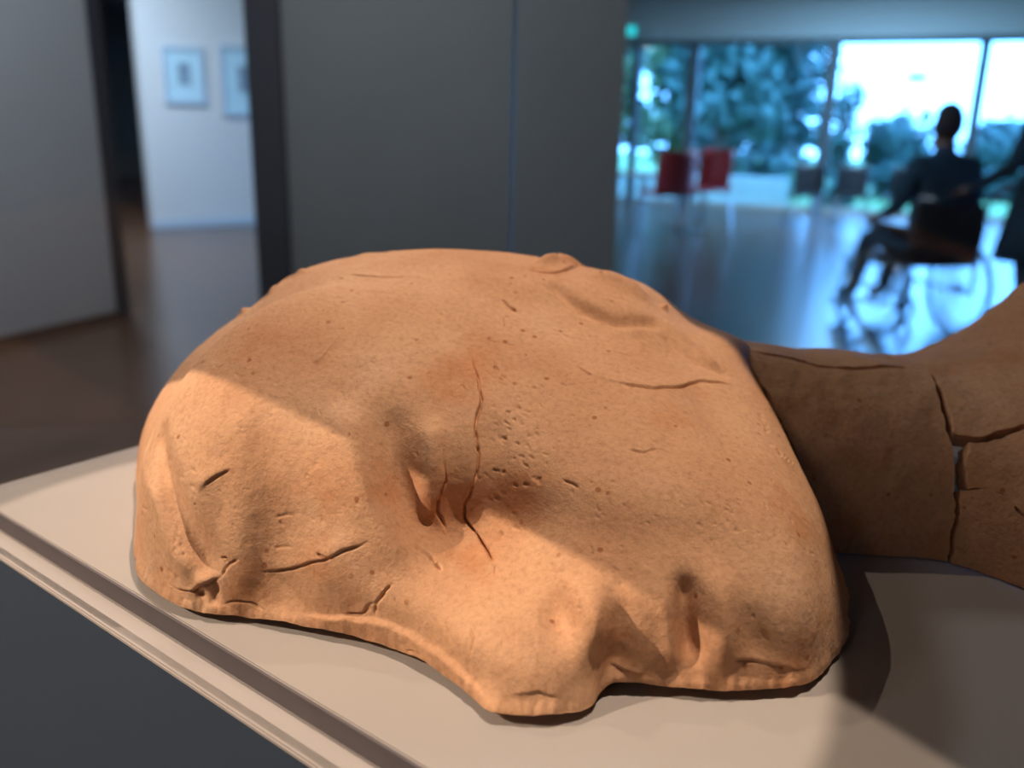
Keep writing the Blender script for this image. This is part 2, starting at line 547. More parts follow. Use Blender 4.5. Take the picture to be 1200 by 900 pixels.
# ------------------------------------------------------------------ red chairs and table by the windows
def chair_parts(t, shell, frame):
    bm = box(bmesh.new(), (-.22, -.22, .43), (.22, .22, .47), .015)
    obj('seat', bm, shell, t)
    bm = bmesh.new()
    V = [[None] * 9 for _ in range(2)]
    rows = []
    for j in range(7):
        z = .45 + .40 * j / 6
        rows.append([(.225 * math.sin(x), -.24 + .09 * (1 - math.cos(x)) * 2 - .04 * j / 6, z) for x in [(-1.25 + 2.5 * i / 10) for i in range(11)]])
    G = [[bm.verts.new(p) for p in r] for r in rows]
    H = [[bm.verts.new((p[0] * .94, p[1] + .02, p[2])) for p in r] for r in rows]
    for j in range(6):
        for i in range(10):
            bm.faces.new((G[j][i], G[j][i + 1], G[j + 1][i + 1], G[j + 1][i]))
            bm.faces.new((H[j][i + 1], H[j][i], H[j + 1][i], H[j + 1][i + 1]))
    for i in range(10):
        bm.faces.new((G[6][i], G[6][i + 1], H[6][i + 1], H[6][i])); bm.faces.new((G[0][i + 1], G[0][i], H[0][i], H[0][i + 1]))
    for j in range(6):
        bm.faces.new((G[j][0], G[j + 1][0], H[j + 1][0], H[j][0])); bm.faces.new((G[j + 1][10], G[j][10], H[j][10], H[j + 1][10]))
    obj('backrest', bm, shell, t, True)
    for sx in (-1, 1):
        for sy in (-1, 1):
            obj('leg', tube(bmesh.new(), [(sx * .18, sy * .18, .44), (sx * .22, sy * .22, 0)], .012), frame, t)
def chair(name, loc, rz, label, shell, group, size=1.0):
    t = empty(name, (loc[0], loc[1], FLOOR), rz)
    chair_parts(t, shell, M['chrome'])
    t.scale = (size, size, size)
    tag(t, label, 'chair', group)
chair('tub_chair', (1.78, 10.6), .35, 'red shell chair nearest us, beside the pale table by the windows', M['red'], 'red chairs by the windows', 1.22)
chair('tub_chair', (2.42, 11.6), 2.2, 'red shell chair on the window side of the pale table', M['red'], 'red chairs by the windows', 1.22)
chair('tub_chair', (1.02, 12.5), -1.5, 'red shell chair half hidden behind the dark partition', M['red'], 'red chairs by the windows', 1.22)
t = empty('cafe_table', (1.62, 11.5, FLOOR))
bm = bmesh.new(); bmesh.ops.create_cone(bm, cap_ends=True, segments=32, radius1=.38, radius2=.38, depth=.03, matrix=Matrix.Translation((0, 0, .72)))
obj('table_top', bm, M['table'], t)
obj('pedestal', tube(bmesh.new(), [(0, 0, .02), (0, 0, .71)], .03, 12), M['chrome'], t)
bm = bmesh.new(); bmesh.ops.create_cone(bm, cap_ends=True, segments=32, radius1=.24, radius2=.2, depth=.025, matrix=Matrix.Translation((0, 0, .0125)))
obj('base', bm, M['chrome'], t)
tag(t, 'pale round table among the red chairs by the windows', 'table')
for i, (x, y, rz, lab) in enumerate([(4.05, 12.6, 2.6, 'dark shell chair by the windows, left of the row'), (4.62, 12.4, 2.9, 'dark shell chair by the windows, middle of the row'), (5.2, 12.1, 2.5, 'dark shell chair by the windows, next to the seated person')]):
    chair('dark_chair', (x, y), rz, lab, M['vinyl'], 'dark chairs by the windows')

# ------------------------------------------------------------------ people and wheelchair
def body(name, joints, bones, m, skin_z=None, parent=None):
    names = list(joints)
    me = bpy.data.meshes.new(name)
    me.from_pydata([joints[k][0] for k in names], [(names.index(a), names.index(b)) for a, b in bones], [])
    o = bpy.data.objects.new(name, me)
    col.objects.link(o)
    md = o.modifiers.new('skin', 'SKIN'); md.use_smooth_shade = True
    o.modifiers.new('sub', 'SUBSURF').levels = 2
    for i, k in enumerate(names):
        rr = joints[k][1]
        me.skin_vertices[0].data[i].radius = rr if isinstance(rr, tuple) else (rr, rr)
        me.skin_vertices[0].data[i].use_root = (k == 'pelvis')
    dg = bpy.context.evaluated_depsgraph_get()
    me2 = bpy.data.meshes.new_from_object(o.evaluated_get(dg))
    bpy.data.objects.remove(o)
    me2.materials.clear()
    me2.materials.append(m); me2.materials.append(M['skin'])
    for p in me2.polygons:
        p.use_smooth = True
        if skin_z and skin_z(p.center): p.material_index = 1
    o = bpy.data.objects.new(name, me2)
    col.objects.link(o)
    if parent: o.parent = parent
    return o
def head_bits(root, c, face):
    """hair, ears, nose, eyes and mouth around a head centre, the face looking along +y"""
    bm = bmesh.new()
    bmesh.ops.create_icosphere(bm, subdivisions=3, radius=1)
    for v in bm.verts:
        d = v.co.copy()
        k = 1.0 if (d.y < .35 or d.z > .45) else .8
        v.co = Vector((c[0] + d.x * .085 * k, c[1] - .012 + d.y * .10 * k, c[2] + .02 + d.z * .125 * k))
    obj('hair', bm, M['hair'], root, True)
def fingers(J, B, wrist, d, down, side, tagname):
    """palm and five bent fingers; d along the hand, down the curl direction, side across the palm"""
    w, d, dn, sd = Vector(wrist), Vector(d).normalized(), Vector(down).normalized(), Vector(side).normalized()
    J['palm' + tagname] = (tuple(w + d * .06), (.032, .016))
    B.append(('wrist' + tagname, 'palm' + tagname))
    for i, (off, ln) in enumerate(((-.027, .06), (-.009, .072), (.009, .068), (.026, .052))):
        k = w + d * .085 + sd * off
        for q, p in enumerate((k, k + d * ln * .5 + dn * ln * .25, k + d * ln * .6 + dn * ln * .75)):
            J['f%s%d%d' % (tagname, i, q)] = (tuple(p), .0085)
        B += [('palm' + tagname, 'f%s%d0' % (tagname, i)), ('f%s%d0' % (tagname, i), 'f%s%d1' % (tagname, i)), ('f%s%d1' % (tagname, i), 'f%s%d2' % (tagname, i))]
    a = w + d * .04 - sd * .035
    J['t%s0' % tagname] = (tuple(a), .011); J['t%s1' % tagname] = (tuple(a + d * .035 - sd * .012 + dn * .02), .009)
    B += [('palm' + tagname, 't%s0' % tagname), ('t%s0' % tagname, 't%s1' % tagname)]

def make_wheelchair(loc, rz):
    t = empty('wheelchair', loc, rz)                 # faces +y
    for sx in (-1, 1):
        x = sx * .29
        w = obj('wheel', tube(bmesh.new(), circle((x, 0, .305), .29, (0, 1, 0), (0, 0, 1)), .016, 8, True), M['rubber'], t, True)
        obj('hand_rim', tube(bmesh.new(), circle((x + sx * .035, 0, .305), .25, (0, 1, 0), (0, 0, 1)), .009, 8, True), M['chrome'], w, True)
        bm = tube(bmesh.new(), [(x - .03, 0, .305), (x + .03, 0, .305)], .025, 12)
        for k in range(14):
            a = math.pi * 2 * k / 14
            tube(bm, [(x, 0, .305), (x, .285 * math.cos(a), .305 + .285 * math.sin(a))], .002, 5)
        obj('spokes', bm, M['chrome'], w)
        c = obj('caster', tube(bmesh.new(), circle((sx * .24, .42, .09), .075, (0, 1, 0), (0, 0, 1), 18), .015, 8, True), M['rubber'], t, True)
        obj('caster_fork', tube(bmesh.new(), [(sx * .24, .42, .09), (sx * .24, .44, .2), (sx * .24, .40, .3)], .012), M['chrome'], c)
        bm = tube(bmesh.new(), [(sx * .24, -.30, .90), (sx * .24, -.22, .90), (sx * .24, -.20, .82), (sx * .24, -.18, .30), (sx * .24, .40, .30), (sx * .24, .46, .44), (sx * .24, -.19, .48)], .012)
        obj('side_frame', bm, M['chrome'], t, True)
        obj('push_handle', tube(bmesh.new(), [(sx * .24, -.36, .90), (sx * .24, -.24, .90)], .019, 10), M['chrome'], t)
        obj('armrest', box(bmesh.new(), (sx * .26 - .03, -.12, .68), (sx * .26 + .03, .22, .72), .012), M['vinyl'], t)
        obj('armrest_post', tube(bmesh.new(), [(sx * .26, .15, .48), (sx * .26, .15, .69)], .011), M['chrome'], t)
        f_ = obj('footrest', box(bmesh.new(), (sx * .12 - .08, .55, .10), (sx * .12 + .08, .70, .12), .005), M['vinyl'], t)
        obj('footrest_hanger', tube(bmesh.new(), [(sx * .22, .46, .44), (sx * .2, .60, .12)], .011), M['chrome'], f_)
    obj('seat', box(bmesh.new(), (-.23, -.18, .47), (.23, .28, .52), .015), M['vinyl'], t)
    obj('backrest', box(bmesh.new(), (-.23, -.215, .50), (.23, -.175, .86), .015), M['vinyl'], t)
    return t
WC = Vector((2.60, 5.62, FLOOR)); WCR = math.radians(12)
wc = make_wheelchair(WC, WCR)
tag(wc, 'wheelchair with large spoked wheels, carrying the seated person in dark clothes', 'wheelchair')

def seated(loc, rz):
    root = empty('person', loc, rz)
    J = {'pelvis': ((0, -.06, .62), (.17, .13)), 'waist': ((0, -.08, .78), (.155, .115)), 'chest': ((0, -.08, .98), (.18, .125)),
         'neckbase': ((0, -.06, 1.13), (.085, .075)), 'neck': ((0, -.04, 1.20), .055), 'head': ((0, -.02, 1.30), (.078, .092)), 'crown': ((0, -.03, 1.38), (.065, .075))}
    B = [('pelvis', 'waist'), ('waist', 'chest'), ('chest', 'neckbase'), ('neckbase', 'neck'), ('neck', 'head'), ('head', 'crown')]
    for s_, n in ((-1, 'l'), (1, 'r')):
        J.update({'sh' + n: ((s_ * .19, -.07, 1.08), .075), 'el' + n: ((s_ * .27, -.04, .82), .052), 'wrist' + n: ((s_ * .20, .20, .75), .032),
                  'hip' + n: ((s_ * .10, .0, .60), .098), 'kn' + n: ((s_ * .12, .42, .60), .07), 'an' + n: ((s_ * .12, .56, .19), .045), 'toe' + n: ((s_ * .12, .69, .16), .038)})
        B += [('chest', 'sh' + n), ('sh' + n, 'el' + n), ('el' + n, 'wrist' + n), ('pelvis', 'hip' + n), ('hip' + n, 'kn' + n), ('kn' + n, 'an' + n), ('an' + n, 'toe' + n)]
        fingers(J, B, (s_ * .20, .20, .75), (-s_ * .1, 1, -.1), (0, .2, -1), (s_, 0, 0), n)
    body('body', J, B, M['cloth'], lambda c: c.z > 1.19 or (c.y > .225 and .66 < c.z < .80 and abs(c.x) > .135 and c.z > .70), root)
    head_bits(root, (0, -.03, 1.31), 1)
    return root
tag(seated(WC, WCR), 'person in dark clothes sitting in the wheelchair, facing the windows', 'person')

def standing(loc, rz):
    root = empty('person', loc, rz)
    J = {'pelvis': ((0, 0, .93), (.155, .12)), 'waist': ((0, .01, 1.08), (.145, .105)), 'chest': ((0, .02, 1.28), (.175, .12)),
         'neckbase': ((0, .02, 1.43), (.08, .07)), 'neck': ((0, .03, 1.49), .052), 'head': ((0, .05, 1.58), (.075, .09)), 'crown': ((0, .045, 1.655), (.062, .072))}
    B = [('pelvis', 'waist'), ('waist', 'chest'), ('chest', 'neckbase'), ('neckbase', 'neck'), ('neck', 'head'), ('head', 'crown')]
    for s_, n in ((-1, 'l'), (1, 'r')):
        J.update({'sh' + n: ((s_ * .19, .02, 1.37), .072), 'el' + n: ((s_ * .27, .06, 1.10), .05), 'wrist' + n: ((s_ * .245, .30, .955), .031),
                  'hip' + n: ((s_ * .10, 0, .86), .10), 'kn' + n: ((s_ * .11, .03 + .05 * s_, .49), .066), 'an' + n: ((s_ * .11, .08 * s_ - .02, .09), .045), 'toe' + n: ((s_ * .13, .08 * s_ + .13, .042), .04)})
        B += [('chest', 'sh' + n), ('sh' + n, 'el' + n), ('el' + n, 'wrist' + n), ('pelvis', 'hip' + n), ('hip' + n, 'kn' + n), ('kn' + n, 'an' + n), ('an' + n, 'toe' + n)]
        fingers(J, B, (s_ * .245, .30, .955), (0, 1, -.25), (0, -.1, -1), (s_, 0, 0), n)
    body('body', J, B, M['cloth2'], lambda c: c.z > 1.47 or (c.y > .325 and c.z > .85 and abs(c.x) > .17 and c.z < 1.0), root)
    head_bits(root, (0, .045, 1.59), 1)
    # long coat skirt
    bm = bmesh.new()
    rings = []
    for z, rx, ry in ((1.06, .165, .125), (.93, .185, .15), (.75, .21, .18), (.55, .24, .21)):
        rings.append([bm.verts.new((rx * math.cos(2 * math.pi * k / 24), .01 + ry * math.sin(2 * math.pi * k / 24), z)) for k in range(24)])
    for i in range(3):
        for k in range(24):
            bm.faces.new((rings[i][k], rings[i][(k + 1) % 24], rings[i + 1][(k + 1) % 24], rings[i + 1][k]))
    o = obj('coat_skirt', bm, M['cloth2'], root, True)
    o.modifiers.new('thick', 'SOLIDIFY').thickness = .01
    return root
wdir = Vector((-math.sin(WCR), math.cos(WCR), 0))
wside = Vector((math.cos(WCR), math.sin(WCR), 0))
tag(standing(WC + Vector((.50, -.34, 0)), math.radians(34)), 'person in a long dark coat standing behind the wheelchair, cut off by the picture edge', 'person')

# ------------------------------------------------------------------ display case
CA = Vector((.796, -.605, 0)); CB = Vector((.605, .796, 0))
CASE = Vector((-.354, .531, 0))
CRZ = math.atan2(CA.y, CA.x)
LA, LB, STEP = .92, .585, -.0115
case = empty('display_case', (CASE.x, CASE.y, FLOOR), CRZ)         # local x along the near edge, local y away
D = -FLOOR
led = .0165
boxo('deck_board', (.0015, .0015, D + STEP), (LA - .0015, LB - .0015, D), M['deck'], case, .0006)
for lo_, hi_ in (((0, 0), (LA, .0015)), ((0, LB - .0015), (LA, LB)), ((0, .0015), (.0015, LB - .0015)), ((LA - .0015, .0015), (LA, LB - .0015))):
    boxo('edge_strip', (*lo_, D + STEP), (*hi_, D - .0006), M['edge_shade'], case)  # thin dark strips painted as the shaded edge of the deck
boxo('ledge', (-.034, -led, D + STEP - .003), (LA + .03, LB + .03, D + STEP), M['ledge'], case, .0008)
boxo('plinth_body', (-.034, -led, .06), (LA + .03, LB + .03, D + STEP - .003), M['plinth'], case)
boxo('plinth_foot', (-.0, .02, 0), (LA, LB, .06), M['black'], case)
GT, GH = .004, .62
boxo('glass_pane', (-.028, -led + .002, D + STEP), (LA + .026, -led + .002 + GT, D + GH), M['caseglass'], case)
boxo('glass_pane', (-.028, -led + .002 + GT, D + STEP), (-.028 + GT, LB + .02, D + GH), M['caseglass'], case)
boxo('glass_pane', (-.028, LB + .02, D + STEP), (LA + .026, LB + .02 + GT, D + GH), M['rearglass'], case)
boxo('glass_pane', (LA + .022, -led + .002 + GT, D + STEP), (LA + .026, LB + .02, D + GH), M['caseglass'], case)
boxo('glass_lid', (-.028, -led + .002, D + GH), (LA + .026, LB + .02 + GT, D + GH + GT), M['caseglass'], case)
boxo('glass_edge', (-.0285, LB + .0245, D + STEP), (-.026, LB + .0265, D + GH), M['glassedge'], case)
tag(case, 'plinth with pale top board and clear glass cover, holding the terracotta pieces', 'display case')

# ------------------------------------------------------------------ terracotta head
DOME = """
1660 3831 0 1640 3833 123 1608 3852 241 1574 3893 354 1547 3954 458 1518 4032 551 1484 4121 630 1448 4219 698 1411 4323 757 1379 4430 810 1350 4541 860 1324 4654 906 1300 4768 948 1278 4884 989 1263 5001 1028 1257 5120 1066 1258 5239 1100 1261 5360 1129 1259 5483 1148 1246 5606 1158 1224 5728 1168 1201 5850 1181
1606 3729 0 1590 3740 127 1560 3762 249 1529 3808 365 1502 3875 471 1474 3958 563 1441 4054 642 1407 4157 709 1372 4266 768 1341 4379 820 1312 4495 867 1287 4613 911 1265 4732 953 1246 4852 992 1233 4974 1031 1230 5097 1068 1234 5220 1103 1240 5345 1132 1242 5471 1151 1232 5599 1161 1213 5725 1171 1194 5851 1184
1543 3642 0 1533 3654 131 1505 3679 257 1477 3729 375 1453 3801 483 1425 3891 575 1394 3992 654 1362 4101 720 1330 4215 778 1299 4332 828 1272 4453 874 1248 4575 917 1228 4699 957 1211 4824 996 1201 4950 1034 1201 5076 1071 1208 5203 1106 1217 5331 1135 1222 5461 1154 1216 5592 1164 1201 5723 1176 1185 5853 1190
1486 3569 0 1473 3578 134 1447 3605 264 1424 3659 385 1401 3736 493 1374 3830 586 1345 3936 664 1315 4050 730 1284 4168 787 1255 4291 837 1229 4415 882 1207 4542 923 1189 4670 963 1174 4799 1001 1167 4928 1038 1170 5058 1076 1180 5188 1110 1192 5319 1140 1200 5452 1160 1197 5587 1169 1185 5721 1181 1174 5855 1196
1419 3492 0 1407 3507 137 1386 3537 270 1365 3595 394 1344 3676 503 1319 3775 596 1290 3885 674 1261 4003 740 1232 4126 796 1205 4252 845 1181 4381 889 1161 4512 930 1144 4643 969 1133 4776 1007 1129 4909 1044 1134 5042 1081 1148 5175 1116 1164 5309 1147 1173 5445 1167 1173 5583 1177 1165 5720 1190 1158 5858 1206
1347 3435 0 1335 3452 140 1319 3483 276 1303 3543 402 1284 3628 513 1260 3730 607 1233 3844 685 1204 3966 751 1175 4092 806 1149 4222 854 1127 4354 898 1108 4488 939 1095 4623 977 1088 4759 1015 1087 4895 1052 1094 5031 1089 1111 5166 1125 1130 5302 1156 1142 5441 1178 1144 5581 1189 1139 5722 1203 1137 5862 1220
1259 3398 0 1251 3415 142 1240 3447 281 1229 3509 409 1215 3596 522 1196 3700 618 1174 3817 698 1147 3940 765 1119 4069 820 1093 4202 868 1072 4337 912 1055 4473 952 1045 4611 990 1040 4749 1028 1041 4887 1065 1050 5025 1102 1068 5163 1137 1090 5300 1170 1104 5441 1193 1108 5583 1207 1107 5726 1223 1109 5868 1241
1159 3382 0 1156 3393 144 1150 3427 285 1143 3489 415 1134 3577 530 1122 3683 628 1106 3800 711 1086 3926 780 1064 4057 838 1042 4191 888 1022 4327 932 1005 4466 971 995 4605 1009 991 4745 1046 993 4886 1082 1002 5025 1119 1021 5164 1155 1044 5303 1189 1060 5445 1214 1067 5589 1231 1069 5732 1249 1073 5876 1269
1061 3367 0 1059 3380 146 1056 3413 288 1052 3476 420 1047 3564 536 1040 3671 636 1030 3789 722 1018 3915 794 1003 4047 856 988 4183 908 973 4321 954 960 4461 995 950 4602 1032 945 4744 1068 945 4886 1103 953 5028 1139 972 5168 1176 995 5308 1212 1012 5451 1240 1021 5595 1261 1027 5740 1281 1034 5885 1301
962 3359 0 960 3374 147 959 3407 291 957 3470 424 955 3558 542 952 3665 644 947 3784 731 941 3911 806 933 4043 871 924 4180 926 915 4319 975 907 4460 1018 901 4602 1056 897 4746 1092 897 4889 1126 903 5032 1162 920 5173 1202 943 5314 1240 960 5458 1270 971 5603 1294 980 5749 1316 990 5895 1335
859 3364 0 859 3377 148 859 3410 293 859 3472 427 859 3560 547 859 3666 651 858 3785 740 857 3912 818 854 4045 884 851 4182 942 847 4321 993 844 4463 1038 842 4606 1078 841 4750 1114 843 4895 1149 849 5039 1187 865 5180 1230 886 5321 1272 903 5466 1303 916 5611 1329 927 5758 1352 937 5905 1370
758 3374 0 759 3385 149 759 3418 295 761 3480 430 763 3566 552 765 3672 657 767 3791 748 769 3917 828 770 4050 896 771 4187 957 772 4327 1009 773 4469 1056 774 4612 1097 777 4757 1135 781 4902 1171 789 5046 1211 805 5186 1259 826 5327 1305 842 5472 1338 856 5618 1364 868 5766 1386 879 5914 1401
660 3388 0 659 3396 150 660 3429 296 662 3491 432 666 3576 555 670 3681 662 674 3799 755 678 3925 836 682 4057 907 687 4194 969 691 4333 1024 695 4476 1072 699 4619 1114 704 4764 1153 711 4909 1191 722 5053 1233 740 5192 1286 761 5331 1338 777 5476 1372 790 5624 1396 802 5772 1414 815 5921 1426
554 3393 0 558 3400 150 560 3438 296 564 3503 431 569 3589 554 574 3693 663 580 3809 758 586 3934 842 593 4066 915 599 4202 979 606 4341 1035 612 4483 1085 619 4627 1130 627 4771 1170 636 4917 1209 648 5060 1253 667 5198 1310 689 5335 1367 705 5480 1403 718 5629 1424 730 5778 1439 740 5928 1449
454 3383 0 469 3386 149 473 3434 292 478 3508 424 484 3597 546 490 3700 656 497 3815 754 505 3939 841 512 4070 917 520 4205 983 529 4344 1042 537 4486 1094 546 4630 1140 555 4775 1182 565 4920 1223 579 5064 1269 599 5201 1328 621 5338 1389 638 5483 1427 650 5632 1447 662 5783 1459 664 5934 1468
398 3310 0 403 3339 149 408 3407 285 414 3494 410 421 3591 528 428 3696 639 436 3810 739 444 3933 830 453 4063 909 462 4198 980 471 4337 1041 480 4479 1096 489 4624 1145 499 4770 1188 511 4916 1230 525 5061 1278 545 5199 1338 568 5336 1402 585 5481 1443 598 5632 1461 609 5784 1472 619 5937 1479
350 3217 0 341 3279 142 346 3363 271 353 3465 388 360 3571 501 368 3680 611 376 3794 715 385 3916 810 394 4046 895 403 4181 970 413 4321 1036 424 4464 1094 434 4610 1145 445 4758 1191 457 4906 1235 472 5052 1283 492 5193 1344 515 5331 1411 533 5479 1454 545 5632 1473 558 5786 1483 580 5939 1487
258 3176 0 257 3245 140 262 3341 263 268 3452 373 275 3566 480 283 3678 588 292 3793 694 301 3914 793 311 4042 883 322 4176 962 333 4315 1033 345 4458 1094 357 4604 1149 369 4752 1198 382 4901 1243 398 5049 1293 418 5191 1354 442 5330 1422 460 5478 1466 474 5633 1486 488 5788 1497 504 5944 1503
160 3164 0 160 3236 139 163 3338 258 168 3455 362 174 3573 466 181 3689 572 190 3804 679 200 3922 781 211 4047 876 224 4180 959 237 4318 1033 250 4460 1098 264 4606 1156 278 4754 1207 293 4903 1254 310 5050 1305 331 5193 1367 355 5332 1436 374 5481 1479 390 5636 1500 405 5792 1512 422 5948 1519
57 3165 0 59 3242 137 61 3347 253 63 3467 355 67 3588 456 74 3705 561 82 3819 669 93 3936 774 106 4058 871 120 4189 959 134 4325 1036 150 4466 1104 165 4610 1164 181 4758 1218 198 4906 1267 217 5054 1318 239 5196 1381 263 5335 1450 283 5486 1491 301 5641 1512 318 5796 1527 335 5953 1535
-45 3181 0 -34 3265 132 -33 3369 249 -33 3489 351 -30 3609 452 -25 3725 558 -16 3838 667 -5 3952 774 9 4073 874 24 4201 963 40 4335 1043 57 4475 1113 75 4618 1175 93 4764 1229 111 4912 1280 131 5059 1332 154 5201 1394 178 5341 1462 200 5491 1501 219 5645 1523 239 5801 1539 248 5957 1549
-103 3254 0 -104 3324 138 -106 3423 257 -106 3537 362 -104 3652 466 -99 3762 575 -90 3871 685 -77 3983 792 -63 4101 891 -46 4227 980 -29 4360 1058 -11 4497 1128 8 4639 1189 27 4782 1244 46 4928 1294 67 5072 1346 90 5213 1408 114 5351 1473 136 5500 1509 157 5653 1531 178 5805 1547 199 5959 1556
-165 3334 0 -170 3391 141 -172 3482 264 -173 3588 374 -171 3695 484 -165 3799 596 -155 3903 707 -141 4012 814 -126 4129 911 -109 4253 998 -91 4384 1076 -72 4520 1144 -53 4659 1205 -33 4801 1258 -13 4944 1309 9 5086 1360 32 5225 1421 56 5362 1483 78 5510 1517 100 5659 1539 121 5810 1555 146 5961 1563
-239 3409 0 -241 3457 143 -243 3538 270 -244 3634 386 -241 3732 501 -234 3830 617 -223 3930 729 -209 4037 835 -193 4152 931 -175 4276 1017 -156 4405 1093 -137 4538 1160 -117 4676 1220 -96 4816 1273 -75 4957 1323 -53 5097 1374 -30 5235 1433 -6 5372 1492 17 5517 1525 39 5665 1546 61 5814 1561 84 5963 1571
-312 3480 0 -315 3519 144 -317 3588 276 -317 3674 398 -313 3764 518 -305 3855 637 -293 3952 750 -278 4058 855 -261 4172 949 -243 4294 1034 -223 4422 1109 -203 4554 1176 -183 4690 1235 -162 4828 1288 -140 4968 1338 -117 5107 1388 -94 5243 1445 -70 5380 1500 -47 5524 1532 -24 5671 1553 -1 5818 1568 23 5965 1578
-389 3546 0 -392 3575 145 -393 3633 282 -393 3707 410 -388 3788 534 -378 3874 655 -365 3969 768 -350 4074 872 -332 4187 966 -313 4308 1050 -293 4435 1125 -272 4566 1191 -251 4700 1250 -229 4837 1303 -207 4976 1352 -184 5114 1401 -160 5250 1456 -135 5386 1508 -112 5530 1539 -89 5675 1559 -65 5821 1573 -40 5967 1584
-471 3603 0 -473 3624 146 -474 3670 286 -472 3733 419 -465 3806 548 -455 3888 670 -441 3980 784 -425 4084 888 -406 4197 981 -387 4317 1065 -366 4443 1139 -345 4573 1206 -323 4706 1265 -300 4843 1317 -277 4980 1366 -253 5118 1413 -229 5254 1465 -204 5391 1514 -180 5533 1544 -156 5678 1564 -132 5823 1579 -107 5968 1589
-556 3651 0 -559 3666 146 -558 3700 289 -554 3753 427 -547 3818 558 -535 3897 682 -520 3988 797 -503 4091 901 -484 4203 994 -464 4322 1078 -442 4447 1152 -420 4577 1219 -398 4710 1278 -374 4845 1331 -350 4982 1379 -326 5120 1424 -300 5257 1473 -274 5395 1517 -249 5536 1548 -225 5680 1568 -200 5825 1583 -174 5969 1593
-648 3693 0 -649 3704 146 -647 3729 291 -642 3773 431 -633 3833 565 -620 3908 690 -605 3997 805 -587 4098 910 -567 4209 1004 -546 4328 1088 -523 4452 1164 -500 4580 1231 -477 4713 1290 -452 4847 1343 -427 4984 1391 -401 5122 1434 -373 5259 1478 -346 5398 1518 -321 5539 1549 -296 5682 1572 -270 5826 1587 -244 5970 1596
-742 3735 0 -742 3739 146 -740 3758 291 -734 3796 433 -724 3851 568 -710 3923 694 -694 4011 810 -675 4110 916 -654 4219 1011 -632 4336 1096 -609 4459 1173 -584 4586 1241 -559 4717 1301 -534 4851 1354 -507 4987 1401 -479 5125 1443 -449 5263 1480 -420 5402 1516 -393 5543 1548 -367 5684 1573 -340 5827 1590 -314 5971 1599
-840 3765 0 -839 3767 146 -836 3783 291 -829 3817 433 -818 3869 569 -804 3939 696 -787 4024 814 -767 4122 920 -745 4229 1017 -721 4345 1103 -697 4466 1180 -671 4592 1250 -644 4722 1311 -617 4855 1365 -588 4990 1412 -558 5128 1450 -524 5267 1481 -493 5406 1512 -465 5546 1545 -438 5686 1574 -409 5828 1591 -382 5972 1601
-938 3779 0 -937 3787 146 -934 3803 291 -926 3835 433 -915 3886 569 -900 3954 697 -882 4037 816 -861 4133 924 -838 4239 1021 -813 4353 1109 -786 4473 1188 -759 4598 1258 -730 4726 1320 -701 4858 1375 -670 4993 1421 -636 5131 1456 -599 5270 1479 -565 5409 1507 -535 5548 1541 -506 5688 1572 -476 5829 1591 -447 5972 1602
-1038 3804 0 -1036 3811 145 -1032 3826 290 -1025 3858 432 -1013 3906 569 -997 3973 698 -978 4054 817 -955 4148 926 -930 4252 1025 -904 4364 1114 -875 4482 1194 -846 4606 1265 -815 4733 1329 -783 4864 1384 -750 4998 1430 -712 5135 1461 -671 5274 1477 -634 5413 1501 -602 5551 1536 -571 5689 1569 -539 5830 1589 -508 5972 1601
-1135 3834 0 -1133 3839 145 -1129 3853 290 -1121 3883 432 -1109 3930 568 -1092 3994 698 -1072 4073 818 -1048 4165 928 -1022 4267 1028 -993 4378 1118 -963 4494 1199 -931 4616 1272 -898 4742 1336 -863 4872 1392 -826 5005 1437 -785 5141 1464 -739 5279 1473 -699 5416 1495 -665 5553 1531 -631 5691 1564 -597 5830 1586 -564 5971 1600
-1231 3861 0 -1229 3863 145 -1226 3877 290 -1217 3906 431 -1204 3952 568 -1187 4014 698 -1165 4092 819 -1139 4181 930 -1111 4282 1031 -1080 4390 1122 -1048 4506 1204 -1013 4626 1278 -978 4751 1343 -940 4879 1400 -900 5011 1443 -854 5147 1467 -803 5283 1470 -761 5419 1491 -724 5555 1526 -687 5692 1559 -650 5830 1582 -614 5970 1597
-1327 3877 0 -1327 3880 145 -1323 3893 290 -1314 3922 432 -1300 3967 569 -1281 4029 700 -1258 4105 821 -1231 4193 933 -1200 4292 1035 -1167 4400 1127 -1132 4514 1210 -1095 4633 1284 -1056 4757 1350 -1016 4884 1407 -971 5016 1450 -920 5150 1470 -865 5284 1469 -819 5420 1489 -779 5556 1522 -739 5692 1554 -700 5830 1577 -661 5969 1593
-1430 3883 0 -1427 3893 145 -1423 3907 290 -1413 3935 433 -1398 3980 571 -1378 4040 702 -1352 4115 824 -1323 4203 937 -1290 4301 1039 -1254 4408 1132 -1216 4521 1215 -1176 4639 1290 -1134 4762 1357 -1090 4889 1414 -1041 5019 1456 -985 5152 1473 -925 5285 1469 -876 5421 1489 -832 5556 1520 -788 5692 1550 -745 5829 1573 -704 5968 1590
-1529 3904 0 -1525 3915 146 -1520 3928 291 -1510 3957 434 -1494 4000 572 -1472 4060 703 -1445 4134 826 -1413 4220 939 -1377 4317 1042 -1338 4422 1136 -1297 4534 1220 -1254 4651 1295 -1208 4772 1362 -1159 4898 1419 -1106 5027 1460 -1044 5158 1474 -980 5289 1470 -927 5423 1490 -880 5558 1520 -832 5693 1547 -785 5829 1570 -740 5967 1587
-1624 3940 0 -1619 3951 145 -1613 3964 290 -1602 3991 433 -1585 4034 571 -1561 4092 703 -1532 4164 826 -1498 4248 939 -1460 4343 1043 -1418 4446 1137 -1373 4555 1222 -1326 4670 1298 -1276 4790 1365 -1223 4913 1421 -1164 5040 1460 -1096 5168 1472 -1027 5296 1468 -973 5429 1491 -921 5562 1520 -869 5696 1545 -818 5830 1567 -769 5967 1585
